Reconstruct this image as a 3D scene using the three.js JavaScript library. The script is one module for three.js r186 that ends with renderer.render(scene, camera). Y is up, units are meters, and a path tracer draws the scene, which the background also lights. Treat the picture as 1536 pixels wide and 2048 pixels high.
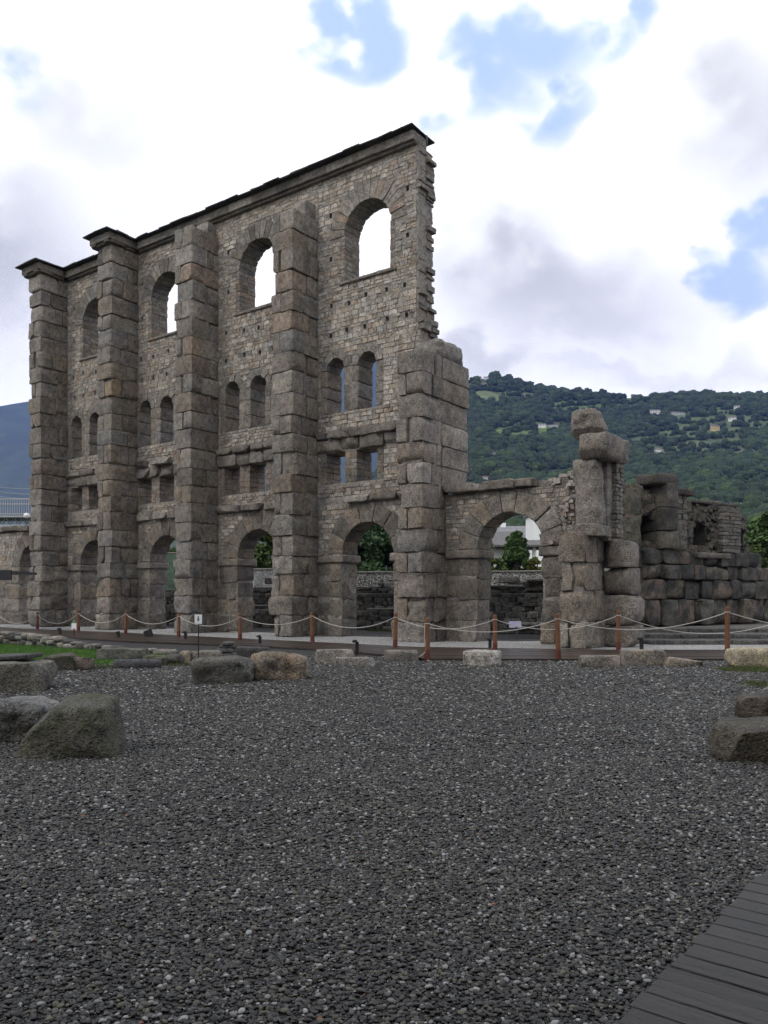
import * as THREE from 'three';
import { mergeGeometries, mergeVertices } from 'three/addons/utils/BufferGeometryUtils.js';
import { ImprovedNoise } from 'three/addons/math/ImprovedNoise.js';

// ------------------------------------------------------------------ camera, sky, sun, exposure
const F = 1597, CX = 768, HY = 1193, EYE = 1.75;      // photo pixels (1536 x 2048): focal length, centre column, horizon row; eye height in metres
const scene = new THREE.Scene();
const camera = new THREE.PerspectiveCamera(2 * Math.atan(1024 / F) * 180 / Math.PI, 0.75, 0.1, 20000);
camera.position.set(0, EYE, 0);
camera.lookAt(0, EYE, -10);
camera.setViewOffset(768, 1024, 0, -(HY - 1024) / 2, 768, 1024);
camera.updateProjectionMatrix();
const renderer = new THREE.WebGLRenderer({ antialias: true });
renderer.toneMapping = THREE.LinearToneMapping;
renderer.toneMappingExposure = 0.92;
renderer.shadowMap.enabled = true;

const sun = new THREE.DirectionalLight(new THREE.Color(1, 0.94, 0.86), 1.4);
sun.position.set(-60, 75, 12);
sun.target.position.set(0, 0, -25);
sun.castShadow = true; sun.shadow.radius = 30; sun.shadow.mapSize.set(2048, 2048);
Object.assign(sun.shadow.camera, { left: -50, right: 50, top: 50, bottom: -50, near: 1, far: 250 });
scene.add(sun, sun.target);

// ------------------------------------------------------------------ random numbers and noise
function rng(seed) { let a = seed >>> 0; return () => { a = (a + 0x6D2B79F5) | 0; let t = Math.imul(a ^ (a >>> 15), 1 | a); t = (t + Math.imul(t ^ (t >>> 7), 61 | t)) ^ t; return ((t ^ (t >>> 14)) >>> 0) / 4294967296; }; }
const R0 = rng(20240), rr = (a, b, r = R0) => a + (b - a) * r();
const PN = new ImprovedNoise(), noise = (x, y, z) => PN.noise(x + 100.37, y + 100.71, z + 100.13);
function fbm(x, y, z, o = 4) { let s = 0, a = 0.5; for (let i = 0; i < o; i++) { s += a * noise(x, y, z); x *= 2.03; y *= 2.01; z *= 2.05; a *= 0.5; } return s; }
const clamp = (x, a = 0, b = 1) => Math.min(b, Math.max(a, x)), lerp = (a, b, t) => a + (b - a) * t;
const sst = (a, b, x) => { const t = clamp((x - a) / (b - a)); return t * t * (3 - 2 * t); };
const pick = (a, r = R0) => a[Math.floor(r() * a.length) % a.length];
function interp(tab, x) { if (x <= tab[0][0]) return tab[0][1]; for (let i = 1; i < tab.length; i++) if (x <= tab[i][0]) return lerp(tab[i - 1][1], tab[i][1], (x - tab[i - 1][0]) / (tab[i][0] - tab[i - 1][0])); return tab[tab.length - 1][1]; }
// a pixel on the ground (or at height h), and a pixel at a given depth
const G = (px, py, h = 0) => { const d = (EYE - h) * F / (py - HY); return new THREE.Vector3((px - CX) / F * d, h, -d); };
const at = (px, py, d) => new THREE.Vector3((px - CX) / F * d, EYE - (py - HY) / F * d, -d);

// ------------------------------------------------------------------ the sky: bright broken cloud with blue gaps
{
  const W = 4096, H = 2048, data = new Float32Array(W * H * 4);
  const gaps = [[712, 75, 135, 100, 1.5], [655, 60, 80, 80, 1], [1090, 100, 190, 130, .95], [1030, 190, 120, 90, .9], [1175, 240, 75, 110, .9], [1230, 70, 90, 80, .9], [905, 265, 70, 40, .5], [1460, 560, 100, 70, 1.15], [1530, 470, 80, 70, 1.1], [1400, 500, 50, 40, .6], [1300, 40, 70, 50, .8], [1185, 60, 60, 50, .7], [60, 180, 75, 55, .3], [300, -300, 200, 120, .9], [1900, 300, 260, 150, 1], [-400, 300, 220, 160, .9], [820, -420, 260, 130, .9]];
  const greys = [[10, 520, 210, 190, 1], [170, 260, 190, 110, .62], [1120, 590, 270, 130, .95], [1500, 260, 160, 170, .8], [960, 700, 170, 60, .85], [1370, 640, 90, 140, .3], [1300, 740, 340, 45, .55], [30, 730, 110, 25, .35], [330, 470, 90, 60, .25], [900, 520, 70, 130, .5]];
  const look = (i, j) => {
    const ph = ((i + .5) / W - .5) * 2 * Math.PI, th = ((j + .5) / H - .5) * Math.PI, cy = Math.cos(th);
    const x = cy * Math.cos(ph), y = Math.sin(th), z = cy * Math.sin(ph);
    let gap = -1, grey = 0;
    const n1 = fbm(x * 4.3, y * 6, z * 4.3, 3), n2 = fbm(x * 11 + 7, y * 14, z * 11, 6), n4 = fbm(x * 30 + 3, y * 38, z * 30, 4), n3 = fbm(x * 2.1 - 9, y * 3.2, z * 2.1 + 4, 3);
    const front = z < -0.3 && Math.abs(x / z) < 0.95;
    if (front) {
      const px = CX - F * x / z + n1 * 150 + n2 * 130 + n4 * 40, py = HY + F * y / z + n2 * 120 + n1 * 80 + n4 * 40;
      for (const [a, b, c, d, k] of gaps) gap = Math.max(gap, k - ((px - a) / c) ** 2 * k - ((py - b) / d) ** 2 * k);
      for (const [a, b, c, d, k] of greys) grey = Math.max(grey, k * Math.exp(-(((px - a) / c) ** 2 + ((py - b) / d) ** 2)));
    }
    const out = front ? sst(.6, .95, Math.abs(x / z)) : 1;
    gap = Math.max(gap, lerp(-1, (n3 - .12) * 3.2 + n2 * .8, out));
    grey = Math.max(grey, out * sst(-.1, .35, -n3 + n1 * .5) * .8);
    const blue = sst(-.3, 1.05, gap + n2 * 1.1 + n4 * .7) * .85;
    const g = clamp(grey * .98 + n1 * .3 + n2 * .22 + n4 * .06 - .04, 0, 1);
    const c = [lerp(1.22, .585, g), lerp(1.22, .59, g), lerp(1.22, .62, g)], e = sst(.1, .7, y), bl = [lerp(.44, .36, e), lerp(.6, .54, e), .86];
    return c.map((v, q) => { let u = lerp(v, bl[q], blue) * 1.38; if (y < 0) u = lerp(u, .35, sst(0, -.1, y)); return u; });
  };
  const set = (i, j, c) => { const k = (j * W + i) * 4; data[k] = c[0]; data[k + 1] = c[1]; data[k + 2] = c[2]; data[k + 3] = 1; };
  const isFront = (i, j) => { const ph = ((i + .5) / W - .5) * 2 * Math.PI, th = ((j + .5) / H - .5) * Math.PI; return th > .1 && th < .75 && Math.abs(ph + Math.PI / 2) < .58; };
  for (let j = 0; j < H; j += 8) for (let i = 0; i < W; i += 8) {
    if (isFront(i + 4, j + 4)) { for (let q = 0; q < 8; q++) for (let p = 0; p < 8; p++) set(i + p, j + q, look(i + p, j + q)); continue; }
    const A = look(i, j), B = look(i + 8, j), C = look(i, j + 8), D = look(i + 8, j + 8);
    for (let q = 0; q < 8; q++) for (let p = 0; p < 8; p++) set(i + p, j + q, [0, 1, 2].map(m => lerp(lerp(A[m], B[m], p / 8), lerp(C[m], D[m], p / 8), q / 8)));
  }
  const t = new THREE.DataTexture(data, W, H, THREE.RGBAFormat, THREE.FloatType);
  t.mapping = THREE.EquirectangularReflectionMapping; t.colorSpace = THREE.LinearSRGBColorSpace; t.magFilter = THREE.LinearFilter; t.minFilter = THREE.LinearFilter; t.needsUpdate = true;
  scene.background = t; scene.environment = t;
}
scene.fog = new THREE.FogExp2(new THREE.Color(0.2, 0.33, 0.95), 0.000068);

// ------------------------------------------------------------------ computed textures
function periodic(n, cells, seed) {                 // tileable value noise on an n x n grid
  const r = rng(seed), L = new Float32Array(cells * cells).map(() => r()), o = new Float32Array(n * n);
  for (let j = 0; j < n; j++) { const v = j / n * cells, j0 = Math.floor(v), fv = v - j0, sv = fv * fv * (3 - 2 * fv); for (let i = 0; i < n; i++) { const u = i / n * cells, i0 = Math.floor(u), fu = u - i0, su = fu * fu * (3 - 2 * fu), i1 = (i0 + 1) % cells, j1 = (j0 + 1) % cells; o[j * n + i] = lerp(lerp(L[j0 * cells + i0], L[j0 * cells + i1], su), lerp(L[j1 * cells + i0], L[j1 * cells + i1], su), sv); } }
  return o;
}
function layered(n, list, seed) { const o = new Float32Array(n * n); let tot = 0; list.forEach(([c, a], k) => { const p = periodic(n, c, seed + k * 17); tot += a; for (let i = 0; i < o.length; i++) o[i] += p[i] * a; }); for (let i = 0; i < o.length; i++) o[i] /= tot; return o; }
function tex(n, fn, srgb = true) {
  const d = new Uint8Array(n * n * 4); const c = [0, 0, 0];
  for (let i = 0; i < n * n; i++) { fn(i, c); for (let k = 0; k < 3; k++) { const v = clamp(c[k]); d[i * 4 + k] = 255 * (srgb ? (v <= .0031308 ? v * 12.92 : 1.055 * v ** (1 / 2.4) - .055) : v); } d[i * 4 + 3] = 255; }
  const t = new THREE.DataTexture(d, n, n); t.wrapS = t.wrapT = THREE.RepeatWrapping; t.magFilter = THREE.LinearFilter; t.minFilter = THREE.LinearMipmapLinearFilter; t.generateMipmaps = true; if (srgb) t.colorSpace = THREE.SRGBColorSpace; t.needsUpdate = true; return t;
}
// conglomerate stone: blotches, pebbles, pits (one tile = 2 m)
const N = 1024;
const sBig = layered(N, [[5, 1], [11, .8], [23, .6]], 11), sMid = layered(N, [[60, 1], [110, .8]], 41), sFine = layered(N, [[190, 1], [340, .9], [512, .8]], 71), sPit = layered(N, [[85, 1], [150, .7]], 133), sStain = layered(N, [[3, 1], [9, .8], [31, .5], [90, .3]], 171);
const stoneMap = tex(N, (i, c) => { let v = .62 + (sBig[i] - .5) * .75 + (sMid[i] - .5) * .7 + (sFine[i] - .5) * .95; if (sPit[i] > .66) v *= .5; if (sFine[i] > .7) v += .22; const w = (sStain[i] - .5) * .3; if (sStain[i] < .37) v *= .72; v = clamp(v, .12, 1); c[0] = v * (1 + w * .5); c[1] = v; c[2] = v * (1 - w * .6); });
const stoneBump = tex(N, (i, c) => { let v = .5 + (sMid[i] - .5) * .7 + (sFine[i] - .5) * .5 + (sBig[i] - .5) * .4; if (sPit[i] > .67) v -= (sPit[i] - .67) * 3; c[0] = c[1] = c[2] = clamp(v); }, false);
const gravMap = tex(N, (i, c) => { const a = sFine[i], v = clamp(.35 + (a - .5) * 2.3 + (sMid[i] - .5) * .6, .03, 1); c[0] = v; c[1] = v * .99; c[2] = v * .97; });
const wood = (() => { const n = 512, a = layered(n, [[4, 1]], 301), f = new Float32Array(n * n); const lines = rng(55), L = new Float32Array(n).map(() => lines()); for (let j = 0; j < n; j++) for (let i = 0; i < n; i++) { const y = j + a[j * n + i] * 26; const y0 = Math.floor(y), t = y - y0; f[j * n + i] = lerp(L[y0 % n], L[(y0 + 1) % n], t) * .6 + periodicCache(j, i) * .4; } return { map: tex(n, (i, c) => { const v = .55 + (f[i] - .5) * .9; c[0] = v; c[1] = v * .98; c[2] = v * .94; }), bump: tex(n, (i, c) => { c[0] = c[1] = c[2] = f[i]; }, false) }; })();
function periodicCache(j, i) { const c = periodicCache; c.a = c.a || layered(512, [[6, 1], [40, .6], [130, .5]], 93); return c.a[j * 512 + i]; }

const mat = (o) => new THREE.MeshStandardMaterial({ roughness: .9, metalness: 0, ...o });
const lin = (r, g, b) => new THREE.Color().setRGB(r, g, b);
const M = {
  stone: mat({ color: lin(1.66, 1.64, 1.62), map: stoneMap, bumpMap: stoneBump, bumpScale: .06, vertexColors: true, roughness: .92 }),
  rock: mat({ color: lin(1.5, 1.5, 1.5), map: stoneMap, bumpMap: stoneBump, bumpScale: .03, vertexColors: true, roughness: .8 }),
  pebble: mat({ roughness: .58 }), gravel: mat({ color: lin(.09, .088, .084), map: gravMap, bumpMap: stoneBump, bumpScale: .03 }),
  palegravel: mat({ color: lin(.92, .91, .88), map: gravMap, bumpMap: stoneBump, bumpScale: .03 }),
  deck: mat({ color: lin(.04, .037, .033), map: wood.map, bumpMap: wood.bump, bumpScale: .008, roughness: .38 }),
  deckwet: mat({ color: lin(.085, .062, .05), map: wood.map, bumpMap: wood.bump, bumpScale: .006, roughness: .3 }),
  post: mat({ color: lin(.27, .115, .046), map: wood.map, bumpMap: wood.bump, bumpScale: .004, roughness: .65 }),
  postfoot: mat({ color: lin(.1, .022, .012), roughness: .6 }),
  rope: mat({ color: lin(.44, .42, .38), roughness: .9 }),
  black: mat({ color: lin(.012, .012, .013), roughness: .5 }), steel: mat({ color: lin(.32, .34, .36), roughness: .5, metalness: .4 }), darksteel: mat({ color: lin(.08, .085, .09), roughness: .5 }),
  white: mat({ color: lin(.75, .75, .73), roughness: .6 }), plaster: mat({ color: lin(.68, .67, .63), roughness: .85 }), slate: mat({ color: lin(.09, .09, .095), map: stoneMap, bumpMap: stoneBump, bumpScale: .01, roughness: .8 }),
  glass: mat({ color: lin(.03, .035, .04), roughness: .2 }), concrete: mat({ color: lin(.42, .42, .41), map: stoneMap, bumpMap: stoneBump, bumpScale: .004 }),
  grass: mat({ color: lin(.07, .17, .018), roughness: .95 }), bark: mat({ color: lin(.08, .06, .045) }), vc: mat({ vertexColors: true, roughness: .95 }), leaf: mat({ vertexColors: true, roughness: .7, side: THREE.DoubleSide }),
};

// ------------------------------------------------------------------ object helpers
const used = {};
const numbered = n => { const k = (used[n] = (used[n] ?? -1) + 1); return k ? n + '_' + String(k).padStart(3, '0') : n; };
function group(name, parent = scene) { const g = new THREE.Group(); g.name = parent === scene ? numbered(name) : name; parent.add(g); return g; }
function mesh(name, geo, m, parent = scene, pos) { const o = new THREE.Mesh(geo, m); o.name = parent === scene ? numbered(name) : name; o.castShadow = o.receiveShadow = true; if (pos) o.position.set(...pos); parent.add(o); return o; }
function tag(o, label, category, grp) { o.userData.label = label; o.userData.category = category; if (grp) o.userData.group = grp; return o; }
function struct(o, label, kind = 'structure') { o.userData.kind = kind; if (label) o.userData.label = label; return o; }
const box = (w, h, d, x = 0, y = 0, z = 0) => new THREE.BoxGeometry(w, h, d).translate(x, y, z);
// stone tints (linear albedo)
const T = { grey: [.272, .243, .208], pale: [.335, .305, .265], dark: [.195, .174, .148], brown: [.27, .228, .18], pink: [.33, .262, .208], cool: [.262, .246, .222], black: [.075, .073, .07], moss: [.085, .088, .045], ochre: [.34, .27, .19] };
// finish a displaced indexed geometry: smooth normals, box-projected uv in metres / 2, stained tint
function finish(g, tint = T.grey, seed = 0, o = {}) {
  g.computeVertexNormals();
  const t2 = o.tint2 || [tint[0] * .74, tint[1] * .75, tint[2] * .78], fr = o.sfr || 1.7, th = o.th ?? .12, gp = g.attributes.position, gc = new Float32Array(gp.count * 3);
  for (let k = 0; k < gp.count; k++) { const X0 = gp.getX(k), Y0 = gp.getY(k), Z0 = gp.getZ(k), w = o.sat ? sst(th - .1, th + .22, fbm((X0 + o.sat[0]) * 1.5, (Y0 + o.sat[1]) * .42, (Z0 + o.sat[2]) * 1.5, 4)) : sst(th - .1, th + .18, fbm(X0 * fr + seed * 3.1, Y0 * fr, Z0 * fr + seed, 3)); for (let q = 0; q < 3; q++) gc[k * 3 + q] = lerp(tint[q], t2[q], w); }
  g.setAttribute('color', new THREE.BufferAttribute(gc, 3));
  const u = g.toNonIndexed(), p = u.attributes.position, c = p.count, uv = new Float32Array(c * 2), P = p.array;
  const ox = (seed * .377) % 1, oy = (seed * .731) % 1;
  for (let i = 0; i < c; i += 3) {
    const k = i * 3, ux = P[k + 3] - P[k], uy = P[k + 4] - P[k + 1], uz = P[k + 5] - P[k + 2], vx = P[k + 6] - P[k], vy = P[k + 7] - P[k + 1], vz = P[k + 8] - P[k + 2];
    const ax = Math.abs(uy * vz - uz * vy), ay = Math.abs(uz * vx - ux * vz), az = Math.abs(ux * vy - uy * vx), m = ax > ay && ax > az ? [2, 1] : ay > az ? [0, 2] : [0, 1];
    for (let q = 0; q < 3; q++) { uv[(i + q) * 2] = P[k + q * 3 + m[0]] / 2 + ox; uv[(i + q) * 2 + 1] = P[k + q * 3 + m[1]] / 2 + oy; }
  }
  u.setAttribute('uv', new THREE.BufferAttribute(uv, 2));
  return u;
}
// an eroded block: rounded edges, bossed faces, lumps; centred on the origin
function rock(w, h, d, o = {}) {
  if (o.at) o = { ...o, sat: o.at };
  const cell = o.cell || .13, seed = o.seed ?? Math.floor(R0() * 9999), r = Math.min(o.r ?? .06, w * .42, h * .42, d * .42), amp = o.amp ?? .03, fr = o.fr ?? 1.6, boss = o.boss ?? .025;
  const sg = x => clamp(Math.round(x / cell), 3, 18), nn = [sg(w), sg(h), sg(d)], rc = rng(seed * 13 + 5), cuts = [];
  for (let k = 0; k < (o.cuts || 0); k++) { const e = o.edge, c = new THREE.Vector3(rc() - .5, e ? rc() - .5 : rc() * 1.1 - .35, rc() - .5); if (e) { const q = Math.floor(rc() * 3); c.set(q === 0 ? .15 * c.x : Math.sign(c.x), q === 1 ? .15 * c.y : Math.sign(c.y), q === 2 ? .15 * c.z : Math.sign(c.z)); } c.normalize(); const sup = Math.abs(c.x) * w / 2 + Math.abs(c.y) * h / 2 + Math.abs(c.z) * d / 2; cuts.push([c, e ? sup - e * (.3 + rc()) : sup * (o.deep ? lerp(o.deep, .95, rc()) : .8)]); }
  const grid = (x, hh, n) => { const i = Math.round((x / hh + 1) / 2 * n), e = Math.min(r * 1.3, hh * .5); if (i === 0) return -hh; if (i === n) return hh; return lerp(-hh + e, hh - e, (i - 1) / (n - 2)); };
  let g = new THREE.BoxGeometry(w, h, d, ...nn); g.deleteAttribute('uv'); g.deleteAttribute('normal'); g = mergeVertices(g, 1e-4);
  const p = g.attributes.position, hx = w / 2, hy = h / 2, hz = d / 2, v = new THREE.Vector3(), q = new THREE.Vector3();
  for (let i = 0; i < p.count; i++) {
    v.fromBufferAttribute(p, i); v.set(grid(v.x, w / 2, nn[0]), grid(v.y, h / 2, nn[1]), grid(v.z, d / 2, nn[2]));
    const bx = 1 - (v.x / hx) ** 2, by = 1 - (v.y / hy) ** 2, bz = 1 - (v.z / hz) ** 2;
    q.set(clamp(v.x, -hx + r, hx - r), clamp(v.y, -hy + r, hy - r), clamp(v.z, -hz + r, hz - r));
    v.sub(q); const l = v.length(); if (l > 1e-6) v.multiplyScalar(1 / l);
    const nx = v.x, ny = v.y, nz = v.z;
    v.multiplyScalar(r).add(q);
    const O = o.at || [seed * 1.7 / fr, seed * .9 / fr, -seed * 1.3 / fr], lump = fbm((v.x + O[0]) * fr, (v.y + O[1]) * fr, (v.z + O[2]) * fr, 3) * 2 * amp, fine = noise(v.x * 7 + seed, v.y * 7, v.z * 7) * (o.fine ?? amp * .35);
    const b = boss * (Math.abs(nx) * by * bz + Math.abs(ny) * bx * bz * .4 + Math.abs(nz) * bx * by);
    const ex = (v.x / hx) ** 8, ey = (v.y / hy) ** 8, ez = (v.z / hz) ** 8, edge = Math.max(ex * ey, ey * ez, ex * ez), chip = edge * Math.max(0, noise(v.x * 2.3 + seed * 2.7, v.y * 2.3 - seed, v.z * 2.3 + seed) - .02) * (o.chip ?? amp * 3.5);
    const k = lump + fine + b - chip;
    v.x += nx * k; v.y += ny * k * .7; v.z += nz * k;
    for (const [c, off] of cuts) { const q = v.dot(c) - off; if (q > 0) v.addScaledVector(c, -q * .97); }
    if (o.map) o.map(v, w, h, d);
    p.setXYZ(i, v.x, v.y, v.z);
  }
  return finish(g, o.tint || T.grey, seed, o);
}

// ================================================================== GROUND
{
  const sheet = (name, pts, y, m, label, tile = 2) => { const s = new THREE.Shape(pts.map(([x, z]) => new THREE.Vector2(x, -z))); const g = new THREE.ShapeGeometry(s); g.rotateX(-Math.PI / 2); const p = g.attributes.position, uv = g.attributes.uv; for (let i = 0; i < p.count; i++) uv.setXY(i, p.getX(i) / tile, p.getZ(i) / tile); const o = mesh(name, g, m, scene, [0, y, 0]); return struct(o, label); };
  sheet('ground', [[-4500, 400], [4500, 400], [4500, -6000], [-4500, -6000]], -.03, mat({ color: lin(.06, .085, .035) }), 'valley floor beyond the ruins', 40);
  sheet('gravel_ground', [[-45, 12], [45, 12], [45, -75], [-45, -75]], 0, M.gravel, 'ground under the dark loose pebbles', 1.6);
  const F1 = [[-24, -48.5], [-12.09, -37.5], [-5.79, -32.2], [-2.36, -29.5], [1.03, -26.7], [7.44, -25.2], [13.5, -25.2]];
  sheet('gravel_strip', [...F1.slice(0, 7).map(([x, z]) => [x, z + 1]), [20, -33], [5, -31], [-2, -35.5], [-10, -42], [-24, -55]], .008, M.palegravel, 'pale gravel strip along the foot of the piers', 1.4);
}
// ---------------- the boardwalk along the ruin, and the deck at the camera's side
{
  const g = struct(group('boardwalk'), 'wet dark boardwalk between the two rope rows');
  const far = [[-24, -46.2], [-20.6, -43], [-12.1, -37.2], [-5.8, -32.1], [-2.36, -29.4], [1.03, -26.7], [7.44, -25.2], [14, -25.2]];
  const near = [[-20.5, -39.6], [-16.8, -36.4], [-9.6, -30.2], [-4.2, -27.3], [-1.4, -25.2], [1.1, -21.6], [6.4, -21.5], [14, -21.6]];
  // planks lie along the path, sixteen across
  const n = 16;
  for (let k = 0; k < n; k++) {
    const pos = [], idx = [], uv = []; const a = k / n + .004, b = (k + 1) / n - .004, dy = rr(-.004, .004); let run = rr(0, 3);
    for (let i = 0; i < far.length; i++) { if (i) run += Math.hypot(far[i][0] - far[i - 1][0], far[i][1] - far[i - 1][1]); for (const [t, y] of [[a, .02], [a, .07], [b, .07], [b, .02]]) { pos.push(lerp(far[i][0], near[i][0], t), y + dy, lerp(far[i][1], near[i][1], t)); uv.push(run / 1.5, (k + t) * .31); } }
    for (let i = 0; i < far.length - 1; i++) for (let q = 0; q < 3; q++) { const o = i * 4 + q; idx.push(o, o + 1, o + 4, o + 1, o + 5, o + 4); }
    const ge = new THREE.BufferGeometry(); ge.setAttribute('position', new THREE.Float32BufferAttribute(pos, 3)); ge.setAttribute('uv', new THREE.Float32BufferAttribute(uv, 2)); ge.setIndex(idx); ge.computeVertexNormals();
    mesh('plank', ge.toNonIndexed(), M.deckwet, g); g.children[g.children.length - 1].geometry.computeVertexNormals();
  }
  const deck = struct(group('wooden_deck'), 'weathered wooden deck beside the dark gravel');
  const e = new THREE.Vector2(.63, -.777), ang = Math.atan2(.63, .777), pw = .152;   // edge direction; planks run at right angles to it
  deck.position.set(.92, 0, -3.16); deck.rotation.y = -(Math.PI / 2 - ang);          // local +x along the edge (away), local +z across the deck
  const ex = new THREE.Vector3(.63, 0, -.777); deck.rotation.y = Math.atan2(.777, .63);
  const deckTones = [1, .82, 1.15, .92, 1.3].map(k => { const m = M.deck.clone(); m.color.multiplyScalar(k); m.roughness = .3 + k * .1; return m; });
  const screw = new THREE.CylinderGeometry(.008, .008, .004, 8);
  for (let k = -12; k < 34; k++) {
    const w = pw - rr(.008, .016), L = 2.4, sx = rr(-.012, .012);
    const s = new THREE.Shape(); const r = .006; s.moveTo(-w / 2 + r, 0); s.lineTo(w / 2 - r, 0); s.quadraticCurveTo(w / 2, 0, w / 2, -r); s.lineTo(w / 2, -.03); s.lineTo(-w / 2, -.03); s.lineTo(-w / 2, -r); s.quadraticCurveTo(-w / 2, 0, -w / 2 + r, 0);
    const ge = new THREE.ExtrudeGeometry(s, { depth: L, bevelEnabled: false, curveSegments: 3, steps: 1 }); const p = ge.attributes.position, uv = ge.attributes.uv; const ou = rr(0, 9), ov = rr(0, 9);
    for (let i = 0; i < p.count; i++) uv.setXY(i, p.getZ(i) / 1.4 + ou, (p.getX(i) + p.getY(i)) / .55 + ov);
    const pl = mesh('plank', ge, deckTones[(k * 7 + 40) % 5], deck, [(k + .5) * pw, .07 + rr(-.003, .003), sx]); pl.rotation.x = rr(-.002, .002);
    for (const q of [-.04, .04]) if (k > 0 && k < 20) mesh('screw', screw, M.black, pl, [q, .0005, .6 + rr(-.01, .01)]);
  }
  mesh('joist', box(7, .05, .05, 1.6, .014, .06), M.deckwet, deck);
}

// ================================================================== THE FACADE OF THE THEATRE
const CW = 27, NX = -.5839, NZ = .8118, S0 = -26;
const fac = group('roman_theatre_facade');
fac.position.set(-CW * NX + S0 * .8118, 0, -CW * NZ + S0 * .5839); fac.rotation.y = -Math.atan2(.5839, .8118);
tag(fac, 'tall ruined stone theatre wall with buttress piers, arches and a slate topped cornice', 'ruin');
const X = s => s - S0;
const stoneTints = () => { const r = R0(); return r < .42 ? T.grey : r < .62 ? T.pale : r < .76 ? T.brown : r < .88 ? T.cool : r < .95 ? T.dark : T.pink; };
const bigTints = () => { const r = R0(); return r < .5 ? T.grey : r < .7 ? T.brown : r < .82 ? T.pale : r < .94 ? T.cool : T.dark; };
const jit = (t, a = .1) => { const k = 1 + rr(-a, a); return [t[0] * k, t[1] * k, t[2] * k * (1 + rr(-.03, .03))]; };
const BOT = y => sst(5, .5, y);                                                    // the lower courses are more worn
// ---- piers of big blocks
const XR = [-42.1, -35.6, -29.4, -23.0, -16.4, -10.0], PD = 1.7, PWS = [1.2, 1.2, 1.2, 1.2, 1.2, .85];
const TOPS = [20.0, 20.0, 19.35, 18.35, 11.15, 3.9];
XR.forEach((xr, pi) => {
  const PW = PWS[pi], top = TOPS[pi], pg = group('pier', fac); pg.position.set(X(xr), 0, 0);
  const n = Math.round(top / .87), ch = top / n;
  const coreTop = top - .25;
  mesh('pier_core', box(PW - .24, coreTop, PD + .2, -PW / 2, coreTop / 2, PD / 2 - .25), M.core || (M.core = mat({ color: lin(.42, .385, .34), map: stoneMap, bumpMap: stoneBump, bumpScale: .02 })), pg);
  let y = 0, dh = 0;
  for (let k = 0; k < n; k++) {
    const h = k === n - 1 ? top - y : ch + (k % 2 ? -dh : (dh = rr(-.11, .11))), b = BOT(y), alt = (k + pi) % 2, back = pi === 4 && y > 5.6 ? -1.75 : 0;
    const wl = -PW - b * rr(0, .14) + rr(-.05, .05), wr = rr(-.045, .045) + (b > .3 ? rr(-.05, .04) : 0), fz = PD + rr(-.05, .05) + b * rr(-.03, .1);
    const d1 = alt ? rr(.62, .8) : rr(.95, 1.15), o = () => ({ r: rr(.014, .034), amp: .03 + b * .055, boss: rr(0, .016), cell: .11, fine: .022, fr: 1.5, cuts: 4, edge: rr(.05, .16) });
    const put = (x0, x1, z0, z1, tint) => { const w = x1 - x0 - .012, d = z1 - z0 - .012; const g = rock(w, h - .008, d, { ...o(), at: [X(xr) + (x0 + x1) / 2, y + h / 2, (z0 + z1) / 2], tint: jit(tint || bigTints()) }); mesh('pier_block', g, M.stone, pg, [(x0 + x1) / 2, y + h / 2, (z0 + z1) / 2]); };
    let tint = null;
    if (pi === 2 && (Math.abs(y - 17) < .5 || Math.abs(y - 13.4) < .5)) tint = T.pink;
    if (pi === 3 && (Math.abs(y - 15.2) < .5 || Math.abs(y - 13.4) < .5)) tint = T.pink;
    if (pi === 1 && Math.abs(y - 12.5) < .45) tint = T.ochre;
    if (alt && R0() < .72) { const m = wl + PW * rr(.33, .48); put(wl, m, fz - d1, fz); put(m, wr, fz - d1 - rr(0, .15), fz, tint); }
    else put(wl, wr, fz - d1, fz, tint);
    if (pi === 4 && back) { put(wl + .1, wr + rr(-.05, .05), .25, fz - d1); put(wl + .1, wr + rr(-.08, .05) + (alt ? .06 : 0), back + rr(-.12, .1), .25); }
    else if (R0() < .22) { const m = rr(.4, .6) * (fz - d1); put(wl, wr, m, fz - d1); put(wl, wr, -.12, m); }
    else put(wl, wr, -.12, fz - d1, tint && R0() < .5 ? tint : null);
    y += h;
  }
  if (pi === 4) mesh('pier_block', rock(1.25, .85, 1.9, { r: .2, amp: .08, seed: 77, tint: T.cool }), M.stone, pg, [-.62, 11.5, -.5]);
  if (pi === 3) { mesh('pier_block', rock(.95, .75, .8, { r: .05, amp: .03, seed: 78, tint: T.pale }), M.stone, pg, [-.62, 18.75, .3]); }
  if (pi === 2) mesh('pier_block', rock(.8, .6, .6, { r: .03, amp: .03, seed: 79, tint: T.pale }), M.stone, pg, [-.55, 19.66, .25]);
});

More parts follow.
